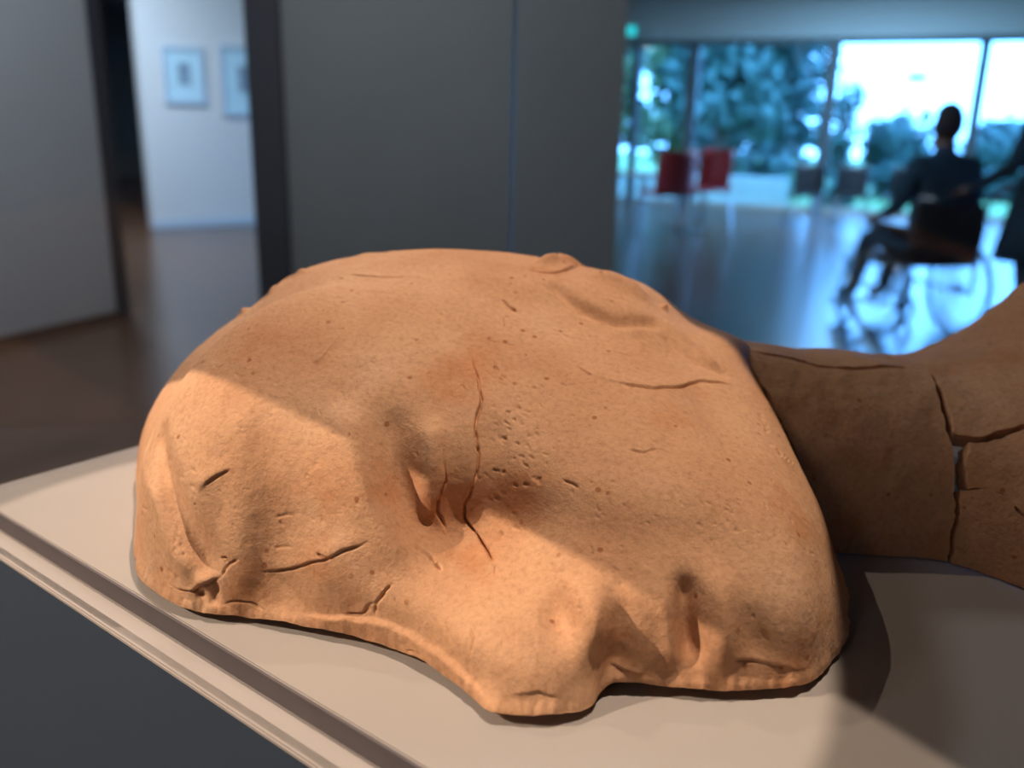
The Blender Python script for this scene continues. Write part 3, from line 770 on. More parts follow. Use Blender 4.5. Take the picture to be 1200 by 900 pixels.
-1708 3993 0 -1704 4002 145 -1698 4014 289 -1687 4040 431 -1669 4081 569 -1644 4136 700 -1613 4206 823 -1576 4287 937 -1535 4379 1041 -1490 4479 1136 -1442 4586 1222 -1391 4698 1298 -1337 4814 1365 -1278 4935 1420 -1213 5058 1457 -1139 5182 1466 -1068 5308 1466 -1011 5438 1493 -955 5569 1520 -899 5701 1544 -843 5833 1566 -790 5966 1584
-1788 4058 0 -1784 4062 144 -1778 4074 287 -1765 4099 428 -1746 4137 565 -1720 4190 696 -1687 4257 819 -1649 4335 933 -1605 4423 1038 -1557 4520 1133 -1506 4623 1219 -1451 4731 1296 -1392 4844 1362 -1327 4961 1416 -1255 5080 1450 -1175 5199 1456 -1103 5323 1464 -1043 5450 1494 -984 5578 1520 -923 5707 1543 -863 5836 1565 -805 5966 1583
-1862 4118 0 -1858 4127 142 -1851 4139 284 -1839 4162 424 -1819 4198 561 -1791 4249 691 -1757 4312 814 -1716 4387 929 -1670 4471 1034 -1619 4564 1129 -1563 4663 1215 -1504 4768 1292 -1439 4877 1357 -1369 4989 1408 -1290 5104 1439 -1205 5218 1445 -1133 5339 1462 -1071 5464 1494 -1007 5589 1520 -942 5714 1542 -878 5839 1564 -815 5966 1583
-1934 4196 0 -1924 4201 141 -1917 4211 281 -1904 4233 420 -1883 4267 555 -1855 4315 685 -1819 4374 808 -1776 4445 922 -1727 4525 1027 -1673 4614 1123 -1614 4709 1209 -1550 4809 1285 -1480 4914 1348 -1402 5021 1397 -1317 5130 1423 -1230 5240 1433 -1159 5359 1460 -1094 5480 1494 -1026 5600 1520 -956 5721 1541 -888 5843 1563 -821 5966 1583
-1981 4271 0 -1978 4279 139 -1971 4290 278 -1957 4310 415 -1936 4342 549 -1907 4386 678 -1869 4441 800 -1825 4508 914 -1774 4584 1019 -1717 4668 1115 -1654 4758 1200 -1585 4854 1275 -1509 4953 1336 -1425 5055 1380 -1335 5158 1404 -1249 5266 1422 -1179 5381 1458 -1111 5497 1493 -1039 5614 1519 -966 5730 1540 -894 5848 1563 -823 5966 1583
-2029 4361 0 -2026 4367 137 -2018 4376 274 -2004 4395 409 -1982 4424 541 -1952 4464 669 -1914 4516 790 -1867 4578 903 -1814 4649 1008 -1754 4728 1103 -1687 4813 1187 -1613 4903 1260 -1531 4996 1317 -1441 5091 1357 -1348 5189 1382 -1266 5295 1414 -1197 5405 1456 -1126 5517 1492 -1050 5629 1517 -974 5741 1539 -898 5853 1562 -823 5966 1583
-2079 4460 0 -2072 4460 135 -2063 4468 269 -2047 4484 402 -2025 4511 533 -1994 4548 659 -1953 4595 778 -1905 4652 891 -1849 4718 994 -1786 4792 1088 -1714 4871 1170 -1634 4955 1239 -1545 5041 1292 -1451 5130 1329 -1360 5225 1363 -1286 5327 1409 -1215 5433 1455 -1140 5539 1490 -1061 5645 1516 -981 5751 1538 -902 5858 1561 -823 5966 1583
-2119 4544 0 -2113 4549 132 -2101 4557 264 -2084 4571 395 -2060 4595 523 -2027 4629 647 -1985 4673 765 -1934 4725 876 -1875 4786 978 -1808 4854 1069 -1731 4928 1148 -1645 5005 1213 -1551 5086 1262 -1458 5170 1304 -1376 5262 1352 -1305 5360 1406 -1232 5460 1453 -1153 5561 1489 -1071 5662 1515 -987 5762 1537 -905 5864 1561 -823 5966 1583
-2161 4638 0 -2152 4641 130 -2136 4647 259 -2116 4660 387 -2090 4681 513 -2054 4712 634 -2008 4752 749 -1954 4800 857 -1891 4856 957 -1819 4918 1045 -1737 4986 1120 -1646 5057 1181 -1554 5133 1232 -1469 5215 1287 -1395 5304 1347 -1323 5396 1404 -1247 5490 1452 -1166 5585 1488 -1080 5680 1514 -993 5774 1537 -908 5870 1560 -823 5966 1583
-2201 4733 0 -2190 4735 127 -2171 4740 254 -2148 4751 379 -2119 4770 502 -2080 4797 621 -2029 4832 733 -1970 4876 837 -1902 4926 933 -1824 4984 1017 -1738 5045 1089 -1649 5112 1151 -1565 5185 1214 -1488 5264 1279 -1416 5347 1344 -1341 5433 1403 -1263 5521 1452 -1178 5610 1488 -1089 5698 1513 -999 5787 1536 -911 5876 1559 -823 5966 1583
-2240 4827 0 -2229 4828 126 -2208 4832 250 -2185 4842 374 -2155 4859 495 -2113 4883 612 -2059 4914 721 -1995 4953 823 -1922 4998 915 -1840 5050 996 -1754 5107 1068 -1668 5169 1136 -1587 5238 1205 -1512 5311 1274 -1437 5388 1341 -1361 5469 1401 -1279 5551 1451 -1191 5634 1487 -1099 5716 1513 -1006 5798 1535 -914 5882 1559 -823 5966 1583
-2279 4919 0 -2268 4920 124 -2247 4924 248 -2223 4932 370 -2193 4947 490 -2150 4969 605 -2095 4997 714 -2028 5031 814 -1952 5072 904 -1868 5118 985 -1781 5169 1058 -1695 5227 1128 -1614 5290 1199 -1536 5358 1269 -1459 5429 1337 -1380 5504 1399 -1296 5581 1449 -1204 5658 1486 -1109 5734 1512 -1012 5810 1535 -917 5887 1558 -823 5966 1583
-2316 5010 0 -2304 5012 123 -2284 5015 246 -2261 5022 367 -2231 5035 487 -2186 5054 601 -2130 5079 708 -2062 5110 808 -1985 5146 898 -1900 5187 978 -1812 5234 1051 -1724 5286 1122 -1640 5343 1193 -1560 5405 1264 -1481 5471 1333 -1400 5540 1397 -1312 5611 1449 -1217 5681 1486 -1118 5751 1512 -1019 5822 1534 -920 5893 1558 -823 5966 1583
-2350 5103 0 -2339 5104 123 -2320 5107 244 -2299 5113 366 -2268 5124 484 -2221 5141 597 -2163 5163 703 -2096 5190 802 -2018 5222 892 -1932 5258 972 -1842 5300 1046 -1752 5346 1116 -1665 5397 1187 -1583 5453 1259 -1502 5514 1330 -1419 5577 1395 -1328 5642 1448 -1230 5706 1485 -1128 5770 1512 -1025 5834 1533 -923 5899 1557 -823 5966 1583
-2382 5199 0 -2376 5197 122 -2358 5199 244 -2337 5204 364 -2304 5214 482 -2256 5228 594 -2196 5247 699 -2128 5270 798 -2050 5298 888 -1963 5330 968 -1871 5366 1042 -1779 5407 1112 -1690 5453 1182 -1605 5503 1255 -1522 5558 1327 -1437 5615 1394 -1344 5674 1447 -1242 5732 1485 -1137 5789 1512 -1031 5846 1533 -926 5905 1556 -823 5966 1583
-2422 5285 0 -2416 5286 122 -2398 5288 243 -2376 5292 363 -2341 5300 480 -2290 5312 591 -2229 5328 696 -2160 5348 794 -2081 5373 885 -1994 5400 966 -1901 5432 1039 -1806 5467 1108 -1714 5507 1178 -1626 5552 1251 -1542 5601 1325 -1454 5653 1392 -1358 5705 1446 -1254 5757 1485 -1146 5807 1512 -1037 5858 1533 -929 5911 1556 -823 5966 1583
-2465 5373 0 -2457 5375 122 -2439 5377 243 -2415 5380 363 -2377 5386 479 -2324 5396 589 -2262 5409 693 -2191 5427 791 -2112 5447 882 -2024 5471 964 -1929 5498 1037 -1833 5527 1106 -1738 5562 1175 -1648 5601 1248 -1562 5645 1323 -1471 5691 1391 -1372 5737 1446 -1266 5782 1485 -1155 5826 1512 -1043 5871 1533 -932 5917 1556 -823 5966 1583
-2507 5467 0 -2497 5469 122 -2479 5470 243 -2451 5472 362 -2411 5476 477 -2356 5484 587 -2292 5495 690 -2220 5509 788 -2140 5525 879 -2051 5545 961 -1956 5567 1035 -1858 5591 1104 -1761 5620 1173 -1669 5654 1246 -1580 5691 1321 -1487 5731 1390 -1385 5771 1445 -1276 5809 1485 -1163 5846 1512 -1048 5884 1532 -934 5923 1555 -823 5966 1583
-2542 5569 0 -2532 5568 122 -2513 5567 243 -2483 5568 361 -2439 5571 475 -2382 5576 584 -2317 5584 687 -2244 5594 785 -2163 5607 876 -2073 5622 958 -1978 5639 1032 -1879 5658 1102 -1780 5681 1171 -1686 5709 1244 -1595 5740 1320 -1500 5773 1389 -1396 5806 1445 -1285 5837 1485 -1169 5867 1512 -1052 5897 1532 -937 5930 1555 -823 5966 1583
-2568 5665 0 -2560 5664 122 -2540 5663 243 -2507 5663 361 -2459 5664 473 -2400 5667 581 -2335 5672 684 -2262 5679 782 -2180 5687 872 -2090 5698 955 -1994 5710 1030 -1895 5724 1100 -1795 5742 1170 -1700 5764 1243 -1607 5789 1319 -1510 5815 1388 -1405 5841 1444 -1292 5865 1485 -1175 5888 1512 -1056 5911 1532 -938 5937 1554 -823 5966 1583
-2591 5760 0 -2583 5760 122 -2562 5758 243 -2526 5757 360 -2475 5756 471 -2415 5757 578 -2349 5759 681 -2275 5762 779 -2193 5767 870 -2103 5773 952 -2007 5781 1028 -1907 5790 1098 -1808 5802 1168 -1711 5818 1242 -1617 5837 1318 -1518 5857 1388 -1411 5876 1444 -1297 5893 1485 -1179 5909 1512 -1059 5924 1532 -940 5943 1554 -823 5966 1583
-2611 5859 0 -2601 5859 122 -2578 5856 243 -2539 5853 359 -2487 5851 469 -2426 5849 576 -2359 5848 679 -2286 5848 777 -2204 5849 868 -2113 5851 950 -2016 5853 1026 -1917 5858 1097 -1817 5864 1168 -1720 5875 1243 -1624 5887 1318 -1525 5901 1388 -1416 5912 1444 -1301 5922 1485 -1182 5930 1512 -1061 5939 1532 -941 5950 1554 -823 5966 1583
-2621 5962 0 -2608 5961 122 -2583 5957 242 -2543 5953 358 -2491 5949 469 -2430 5945 575 -2364 5941 679 -2291 5937 777 -2208 5934 867 -2117 5931 949 -2021 5928 1025 -1921 5928 1097 -1822 5929 1168 -1725 5933 1244 -1629 5939 1320 -1528 5945 1389 -1419 5949 1445 -1303 5951 1485 -1184 5952 1512 -1062 5953 1532 -942 5957 1554 -823 5966 1583
-2624 6068 0 -2607 6065 121 -2577 6060 240 -2536 6054 356 -2486 6048 467 -2427 6041 574 -2362 6034 678 -2288 6027 776 -2205 6019 865 -2114 6012 947 -2018 6004 1023 -1920 5998 1096 -1821 5994 1169 -1725 5992 1245 -1629 5992 1321 -1528 5991 1390 -1418 5987 1445 -1303 5981 1486 -1183 5974 1512 -1063 5968 1532 -942 5964 1554 -823 5966 1583
-2620 6174 0 -2599 6168 121 -2565 6161 238 -2522 6154 352 -2473 6145 464 -2414 6136 571 -2349 6125 674 -2276 6115 772 -2194 6103 862 -2104 6091 944 -2010 6079 1021 -1913 6068 1095 -1816 6059 1170 -1721 6051 1247 -1626 6044 1323 -1524 6035 1391 -1415 6024 1446 -1300 6011 1485 -1182 5996 1512 -1062 5982 1532 -942 5972 1554 -823 5966 1583
-2604 6269 0 -2586 6265 121 -2552 6258 238 -2504 6248 350 -2451 6237 459 -2392 6224 566 -2327 6211 668 -2256 6197 766 -2176 6182 857 -2088 6166 941 -1995 6150 1019 -1900 6134 1094 -1806 6119 1170 -1713 6106 1249 -1619 6093 1325 -1518 6077 1392 -1410 6059 1446 -1296 6038 1485 -1179 6017 1512 -1060 5996 1531 -941 5978 1553 -823 5966 1583
-2581 6363 0 -2567 6361 121 -2538 6355 239 -2491 6343 351 -2430 6328 456 -2366 6312 558 -2300 6295 660 -2229 6277 758 -2152 6259 850 -2067 6239 936 -1977 6219 1015 -1885 6199 1092 -1793 6179 1170 -1702 6161 1250 -1609 6141 1326 -1509 6118 1393 -1402 6093 1446 -1290 6066 1485 -1175 6037 1511 -1057 6009 1531 -940 5985 1553 -823 5966 1583
-2551 6460 0 -2541 6458 122 -2519 6452 242 -2479 6442 356 -2417 6424 459 -2342 6402 553 -2270 6380 649 -2200 6359 747 -2124 6337 841 -2043 6314 929 -1956 6290 1011 -1866 6265 1090 -1777 6240 1170 -1689 6216 1251 -1598 6190 1327 -1499 6160 1393 -1394 6128 1445 -1283 6093 1484 -1170 6058 1511 -1054 6023 1531 -938 5992 1553 -823 5966 1583
-2515 6557 0 -2506 6555 122 -2490 6550 243 -2460 6540 361 -2406 6523 469 -2326 6497 559 -2242 6469 642 -2167 6443 736 -2094 6417 830 -2016 6390 920 -1932 6362 1005 -1846 6332 1087 -1760 6302 1169 -1674 6272 1251 -1584 6239 1327 -1488 6203 1392 -1384 6163 1444 -1276 6121 1483 -1164 6079 1510 -1051 6037 1530 -937 5999 1553 -823 5966 1583
-2471 6653 0 -2464 6650 123 -2452 6645 245 -2428 6637 365 -2384 6621 478 -2314 6595 574 -2223 6561 650 -2136 6528 729 -2060 6497 820 -1985 6466 913 -1905 6434 1001 -1823 6400 1085 -1739 6364 1168 -1656 6328 1251 -1569 6288 1327 -1474 6245 1391 -1373 6198 1443 -1267 6149 1481 -1158 6100 1508 -1047 6052 1530 -935 6007 1553 -823 5966 1583
-2421 6745 0 -2415 6741 123 -2404 6737 246 -2385 6729 367 -2349 6714 484 -2292 6689 589 -2207 6655 671 -2111 6614 736 -2024 6576 814 -1949 6540 906 -1874 6504 996 -1796 6465 1083 -1716 6425 1168 -1635 6382 1250 -1550 6336 1326 -1457 6286 1390 -1359 6233 1441 -1256 6177 1480 -1150 6121 1507 -1042 6066 1529 -933 6014 1553 -823 5966 1583
-2363 6832 0 -2359 6827 123 -2350 6822 247 -2333 6814 369 -2304 6799 487 -2256 6776 599 -2184 6743 693 -2091 6700 760 -1992 6654 819 -1911 6611 901 -1839 6571 993 -1765 6528 1082 -1689 6482 1168 -1611 6434 1250 -1528 6382 1326 -1438 6325 1389 -1343 6265 1440 -1243 6203 1478 -1141 6140 1506 -1036 6079 1529 -930 6021 1553 -823 5966 1583
-2303 6908 0 -2298 6905 124 -2291 6900 247 -2276 6892 369 -2250 6877 489 -2210 6854 604 -2150 6822 707 -2067 6779 786 -1968 6729 842 -1875 6679 905 -1800 6632 991 -1730 6585 1082 -1658 6535 1169 -1583 6481 1250 -1503 6423 1325 -1417 6361 1388 -1325 6295 1438 -1229 6227 1476 -1130 6159 1505 -1029 6091 1528 -926 6027 1553 -823 5966 1583
-2237 6981 0 -2232 6978 123 -2225 6973 247 -2212 6964 369 -2189 6949 490 -2154 6927 606 -2104 6895 714 -2034 6853 806 -1943 6802 873 -1846 6746 925 -1761 6691 995 -1692 6639 1082 -1623 6584 1170 -1551 6525 1251 -1475 6462 1324 -1393 6394 1387 -1305 6323 1436 -1213 6249 1474 -1118 6176 1503 -1021 6103 1528 -922 6033 1553 -823 5966 1583
-2165 7051 0 -2160 7048 123 -2154 7043 246 -2142 7034 369 -2121 7018 490 -2091 6996 607 -2048 6965 718 -1988 6924 818 -1910 6872 898 -1818 6814 955 -1726 6752 1010 -1650 6691 1085 -1585 6631 1171 -1517 6567 1251 -1444 6499 1324 -1366 6426 1385 -1282 6349 1434 -1195 6271 1472 -1104 6192 1502 -1012 6115 1527 -918 6039 1554 -823 5966 1583
-2087 7119 0 -2083 7116 123 -2077 7111 246 -2066 7101 369 -2048 7085 489 -2020 7061 607 -1983 7030 720 -1932 6989 825 -1866 6939 915 -1784 6879 985 -1694 6813 1036 -1610 6744 1094 -1543 6677 1173 -1479 6608 1252 -1410 6534 1323 -1336 6456 1383 -1257 6375 1432 -1175 6292 1470 -1089 6209 1501 -1002 6126 1527 -913 6045 1554 -823 5966 1583
-2005 7184 0 -2002 7180 123 -1997 7175 246 -1986 7165 368 -1969 7148 489 -1945 7124 607 -1912 7092 721 -1868 7051 828 -1812 7000 925 -1742 6939 1006 -1659 6871 1065 -1573 6796 1113 -1500 6721 1176 -1439 6646 1252 -1374 6568 1322 -1305 6486 1381 -1231 6400 1429 -1153 6312 1468 -1073 6225 1499 -991 6137 1527 -907 6051 1554 -823 5966 1583
-1920 7245 0 -1918 7241 123 -1913 7235 246 -1903 7225 368 -1888 7207 489 -1866 7182 607 -1836 7149 722 -1797 7107 830 -1749 7056 931 -1688 6995 1019 -1616 6925 1089 -1535 6846 1138 -1458 6764 1185 -1395 6682 1252 -1334 6599 1320 -1270 6513 1378 -1200 6423 1426 -1128 6331 1465 -1053 6239 1497 -976 6148 1526 -898 6057 1555 -820 5966 1583
-1834 7301 0 -1831 7297 123 -1827 7291 246 -1818 7280 368 -1804 7261 489 -1784 7235 607 -1757 7201 722 -1722 7158 832 -1679 7105 935 -1627 7044 1027 -1564 6972 1105 -1490 6891 1160 -1414 6803 1199 -1348 6714 1253 -1291 6627 1318 -1230 6536 1375 -1166 6443 1422 -1098 6348 1461 -1028 6252 1495 -957 6156 1525 -884 6062 1555 -812 5966 1583
-1746 7352 0 -1745 7348 123 -1740 7342 246 -1732 7330 369 -1719 7310 490 -1700 7283 608 -1676 7248 724 -1644 7203 834 -1605 7149 938 -1559 7086 1033 -1504 7013 1115 -1438 6930 1177 -1366 6838 1215 -1300 6742 1255 -1243 6650 1314 -1187 6557 1371 -1126 6460 1418 -1063 6362 1457 -998 6263 1492 -932 6164 1524 -865 6066 1555 -798 5966 1583
-1660 7398 0 -1658 7394 123 -1654 7387 247 -1646 7375 369 -1634 7355 490 -1616 7326 609 -1593 7289 725 -1564 7243 835 -1529 7187 940 -1487 7123 1036 -1438 7048 1121 -1380 6963 1188 -1314 6868 1229 -1248 6768 1258 -1193 6671 1310 -1139 6574 1366 -1083 6475 1413 -1024 6374 1452 -964 6272 1489 -902 6171 1523 -840 6069 1556 -779 5966 1584
-1571 7439 0 -1569 7435 124 -1565 7428 247 -1558 7416 370 -1547 7394 491 -1530 7365 610 -1509 7326 726 -1482 7278 836 -1450 7221 941 -1412 7154 1038 -1367 7078 1125 -1315 6991 1195 -1255 6894 1239 -1193 6790 1263 -1138 6688 1306 -1088 6589 1361 -1035 6488 1408 -980 6384 1448 -925 6281 1487 -868 6177 1523 -810 6073 1557 -754 5967 1586
-1481 7477 0 -1479 7473 124 -1475 7466 247 -1469 7452 370 -1458 7430 492 -1442 7399 611 -1422 7359 726 -1397 7309 837 -1368 7250 942 -1333 7182 1039 -1292 7104 1126 -1245 7015 1199 -1191 6915 1247 -1132 6808 1267 -1079 6703 1303 -1032 6602 1356 -983 6499 1405 -932 6393 1446 -880 6288 1486 -828 6183 1524 -775 6076 1559 -723 5967 1588
-1388 7510 0 -1386 7506 124 -1382 7499 248 -1376 7485 371 -1366 7462 492 -1351 7430 611 -1333 7388 727 -1309 7336 837 -1282 7275 941 -1250 7205 1039 -1213 7125 1126 -1170 7035 1200 -1121 6934 1251 -1067 6825 1272 -1016 6716 1301 -971 6613 1353 -926 6508 1403 -879 6402 1446 -831 6295 1487 -783 6188 1528 -734 6080 1563 -687 5968 1591
-1292 7540 0 -1289 7535 124 -1286 7528 248 -1280 7513 371 -1271 7489 493 -1257 7456 611 -1239 7412 726 -1218 7359 836 -1192 7296 940 -1162 7224 1037 -1128 7143 1125 -1090 7052 1199 -1045 6949 1253 -995 6838 1276 -947 6727 1301 -905 6622 1352 -864 6517 1403 -820 6410 1448 -776 6302 1492 -732 6193 1533 -687 6083 1568 -644 5969 1595
-1192 7565 0 -1189 7560 124 -1186 7552 248 -1181 7537 371 -1172 7513 493 -1159 7478 611 -1142 7433 726 -1122 7378 835 -1098 7314 938 -1071 7240 1034 -1039 7157 1122 -1004 7065 1197 -964 6961 1253 -918 6850 1281 -873 6737 1305 -834 6630 1354 -795 6524 1406 -756 6417 1454 -715 6308 1498 -675 6198 1539 -634 6085 1573 -594 5970 1598
-1087 7586 0 -1086 7581 124 -1083 7573 248 -1078 7557 371 -1069 7532 492 -1057 7496 610 -1042 7450 724 -1023 7393 833 -1001 7327 936 -975 7251 1031 -947 7167 1117 -914 7074 1192 -878 6971 1251 -837 6859 1285 -795 6745 1311 -758 6638 1361 -723 6531 1414 -686 6423 1462 -649 6313 1507 -612 6201 1546 -574 6088 1578 -537 5971 1601
-982 7603 0 -984 7597 124 -982 7589 248 -977 7573 370 -969 7547 491 -957 7510 609 -943 7462 723 -925 7404 831 -904 7336 932 -880 7259 1026 -854 7173 1112 -824 7079 1187 -791 6977 1248 -754 6866 1290 -715 6752 1320 -681 6644 1370 -648 6537 1423 -614 6428 1472 -580 6317 1515 -546 6204 1552 -511 6088 1581 -474 5972 1602
-889 7613 0 -887 7609 124 -885 7600 247 -880 7584 370 -873 7557 490 -862 7519 607 -848 7470 720 -831 7410 827 -811 7341 928 -789 7263 1021 -765 7177 1106 -737 7082 1182 -707 6980 1245 -673 6871 1292 -637 6759 1330 -605 6651 1382 -575 6543 1434 -543 6433 1481 -512 6321 1522 -479 6206 1556 -447 6090 1583 -415 5972 1602
-792 7622 0 -790 7617 123 -788 7609 247 -783 7591 369 -776 7564 489 -766 7525 606 -753 7475 718 -737 7414 824 -718 7343 924 -697 7264 1016 -674 7177 1100 -649 7082 1176 -621 6981 1241 -590 6874 1295 -557 6765 1341 -527 6657 1394 -498 6548 1444 -469 6436 1489 -439 6323 1527 -409 6207 1559 -378 6090 1584 -349 5971 1600
-691 7627 0 -690 7623 123 -687 7614 246 -683 7596 368 -676 7568 488 -666 7528 604 -654 7477 715 -639 7415 821 -621 7343 919 -601 7262 1010 -580 7174 1094 -556 7079 1169 -530 6979 1236 -502 6875 1296 -472 6769 1351 -444 6661 1405 -417 6551 1453 -390 6438 1495 -362 6324 1530 -333 6208 1560 -304 6090 1583 -277 5971 1598
-588 7631 0 -587 7626 123 -584 7617 246 -580 7598 367 -574 7569 486 -564 7529 602 -553 7476 713 -538 7413 817 -521 7339 915 -503 7258 1004 -482 7169 1087 -460 7074 1162 -436 6975 1231 -410 6874 1297 -382 6772 1359 -357 6664 1413 -331 6553 1460 -305 6440 1499 -279 6324 1532 -252 6207 1560 -225 6089 1581 -199 5970 1594
-483 7631 0 -482 7627 123 -480 7617 245 -476 7598 366 -470 7568 485 -461 7526 600 -449 7473 709 -436 7408 813 -420 7334 909 -402 7251 998 -383 7161 1079 -362 7067 1155 -340 6969 1226 -315 6871 1296 -290 6773 1364 -266 6665 1418 -242 6553 1463 -217 6439 1500 -192 6324 1532 -167 6206 1558 -141 6088 1577 -117 5968 1589
-377 7629 0 -377 7625 122 -375 7615 244 -371 7595 365 -365 7565 483 -357 7522 597 -346 7467 706 -333 7401 808 -318 7326 903 -301 7242 991 -283 7152 1071 -263 7058 1146 -242 6962 1219 -219 6868 1293 -195 6772 1365 -172 6664 1418 -150 6552 1462 -126 6438 1499 -103 6322 1530 -79 6204 1554 -55 6086 1572 -31 5966 1583
-272 7625 0 -272 7620 122 -271 7610 243 -267 7590 363 -261 7559 480 -253 7515 594 -243 7459 701 -230 7393 802 -216 7316 896 -200 7232 982 -183 7142 1062 -165 7048 1138 -144 6954 1212 -122 6863 1290 -99 6769 1363 -78 6661 1415 -56 6549 1458 -34 6435 1494 -12 6319 1524 10 6202 1548 33 6083 1564 56 5964 1574
-169 7618 0 -169 7613 121 -168 7603 242 -164 7583 361 -159 7550 477 -151 7506 590 -141 7449 696 -129 7382 796 -116 7305 888 -101 7220 974 -85 7130 1053 -67 7037 1128 -47 6945 1205 -25 6857 1285 -3 6764 1359 17 6656 1410 37 6544 1451 58 6431 1487 78 6315 1516 99 6198 1539 121 6080 1555 142 5961 1564
-69 7608 0 -68 7603 120 -67 7593 240 -63 7572 359 -58 7540 474 -51 7495 585 -41 7438 691 -30 7369 789 -18 7292 881 -4 7207 965 12 7117 1043 29 7026 1119 48 6936 1197 70 6851 1280 92 6759 1353 111 6651 1403 129 6539 1443 149 6426 1478 168 6310 1506 188 6194 1528 208 6076 1543 228 5958 1552
30 7596 0 32 7591 119 34 7581 238 37 7560 356 42 7527 471 49 7481 581 57 7423 685 68 7355 782 80 7277 872 93 7193 956 108 7103 1034 125 7013 1110 144 6926 1190 166 6845 1275 187 6753 1347 204 6645 1395 222 6533 1434 240 6420 1467 258 6305 1494 276 6189 1515 294 6072 1530 312 5954 1539
133 7580 0 134 7575 119 135 7565 237 138 7544 353 143 7511 467 149 7465 576 158 7407 679 167 7338 775 178 7260 864 191 7176 946 205 7088 1024 222 7000 1102 241 6916 1184 264 6839 1271 284 6746 1341 300 6638 1386 316 6526 1423 332 6413 1454 348 6298 1481 365 6183 1501 382 6066 1515 400 5949 1523
236 7562 0 236 7557 117 238 7547 235 240 7526 350 245 7492 463 251 7446 571 258 7388 672 267 7319 767 277 7242 855 289 7158 937 303 7071 1015 319 6986 1094 340 6906 1178 362 6831 1266 381 6738 1334 395 6630 1377 409 6518 1411 424 6405 1440 439 6291 1466 454 6177 1486 470 6061 1500 486 5945 1507
338 7542 0 338 7537 116 339 7526 232 342 7505 347 345 7471 458 351 7425 565 358 7367 666 366 7299 759 375 7222 846 386 7139 927 400 7054 1006 416 6971 1086 437 6897 1173 460 6823 1260 477 6729 1325 490 6621 1366 502 6509 1398 515 6397 1426 528 6284 1451 542 6170 1470 555 6055 1483 571 5940 1489
439 7518 0 438 7513 115 439 7503 230 442 7481 343 445 7448 453 450 7402 559 456 7344 658 463 7276 751 471 7200 837 482 7119 918 495 7036 997 511 6957 1079 533 6886 1167 555 6813 1253 570 6717 1314 581 6610 1353 592 6499 1384 603 6388 1411 614 6276 1435 626 6163 1454 638 6049 1466 651 5934 1471
538 7491 0 537 7486 114 538 7476 227 540 7455 339 543 7422 447 547 7376 552 552 7319 650 558 7252 742 565 7177 827 575 7098 908 587 7017 987 604 6942 1071 626 6875 1160 647 6801 1244 659 6704 1299 668 6597 1338 678 6488 1369 687 6378 1396 697 6267 1420 706 6155 1437 716 6042 1448 727 5929 1453
634 7461 0 633 7456 112 634 7446 224 635 7425 334 638 7393 441 641 7348 544 645 7292 641 650 7227 732 656 7153 816 665 7076 897 677 6999 977 693 6926 1061 714 6861 1150 733 6785 1229 742 6687 1281 750 6582 1320 759 6475 1353 766 6367 1381 774 6257 1403 781 6146 1419 788 6035 1429 797 5923 1432
727 7427 0 726 7422 110 727 7412 220 728 7392 328 730 7361 434 732 7318 535 735 7263 631 739 7199 721 744 7128 805 751 7053 885 762 6978 966 778 6909 1050 797 6844 1137 812 6765 1211 819 6667 1260 826 6565 1300 834 6460 1335 839 6353 1362 844 6245 1384 848 6136 1399 853 6026 1407 860 5916 1409
817 7390 0 816 7384 108 817 7375 216 817 7356 322 818 7326 426 820 7284 526 822 7231 620 824 7170 709 828 7101 792 834 7028 872 843 6956 953 858 6889 1036 875 6824 1120 886 6742 1189 890 6644 1236 896 6545 1278 902 6443 1314 905 6338 1341 907 6232 1361 909 6125 1375 910 6017 1383 914 5909 1383
903 7348 0 904 7342 106 905 7333 211 905 7314 315 905 7286 417 906 7246 515 906 7196 608 907 7137 696 910 7071 779 914 7001 858 922 6931 937 934 6866 1019 947 6798 1100 954 6714 1162 956 6619 1209 961 6523 1253 964 6424 1289 964 6321 1316 964 6217 1336 963 6112 1349 961 6007 1356 961 5901 1356
994 7297 0 993 7291 103 993 7283 206 993 7266 308 992 7239 407 992 7202 503 991 7155 595 991 7099 682 991 7036 764 994 6969 842 999 6902 920 1008 6837 1000 1017 6767 1075 1019 6682 1133 1019 6591 1180 1021 6497 1224 1022 6401 1260 1019 6301 1287 1016 6200 1307 1012 6098 1320 1008 5995 1326 1004 5892 1324
1082 7239 0 1081 7234 100 1080 7227 200 1080 7211 299 1078 7186 396 1077 7152 490 1075 7108 580 1073 7056 666 1071 6997 747 1071 6933 824 1074 6868 900 1079 6803 977 1083 6732 1047 1081 6648 1102 1079 6560 1149 1078 6470 1193 1074 6376 1229 1069 6280 1256 1063 6182 1276 1056 6083 1290 1049 5983 1297 1042 5883 1294
1167 7176 0 1165 7172 97 1165 7165 194 1163 7151 290 1162 7129 385 1159 7097 477 1156 7057 565 1152 7008 649 1149 6953 729 1146 6892 805 1145 6829 879 1146 6765 951 1145 6693 1017 1139 6612 1071 1134 6528 1118 1129 6441 1162 1122 6351 1197 1114 6258 1225 1105 6164 1247 1095 6068 1262 1085 5972 1269 1075 5875 1267
1248 7109 0 1246 7106 94 1245 7099 188 1244 7087 281 1241 7067 373 1238 7038 463 1233 7002 549 1228 6957 632 1222 6905 710 1216 6848 785 1212 6787 856 1208 6723 925 1203 6653 987 1194 6576 1041 1185 6495 1089 1176 6412 1131 1166 6325 1167 1154 6237 1196 1142 6146 1219 1130 6055 1236 1117 5962 1245 1104 5869 1244
1325 7040 0 1323 7037 91 1322 7031 182 1320 7020 272 1317 7002 361 1313 6977 449 1307 6943 533 1300 6902 614 1292 6854 691 1283 6800 764 1275 6741 833 1267 6679 899 1257 6612 960 1246 6539 1013 1233 6463 1061 1220 6383 1102 1206 6300 1139 1191 6216 1170 1176 6130 1195 1161 6042 1213 1144 5953 1224 1129 5863 1226
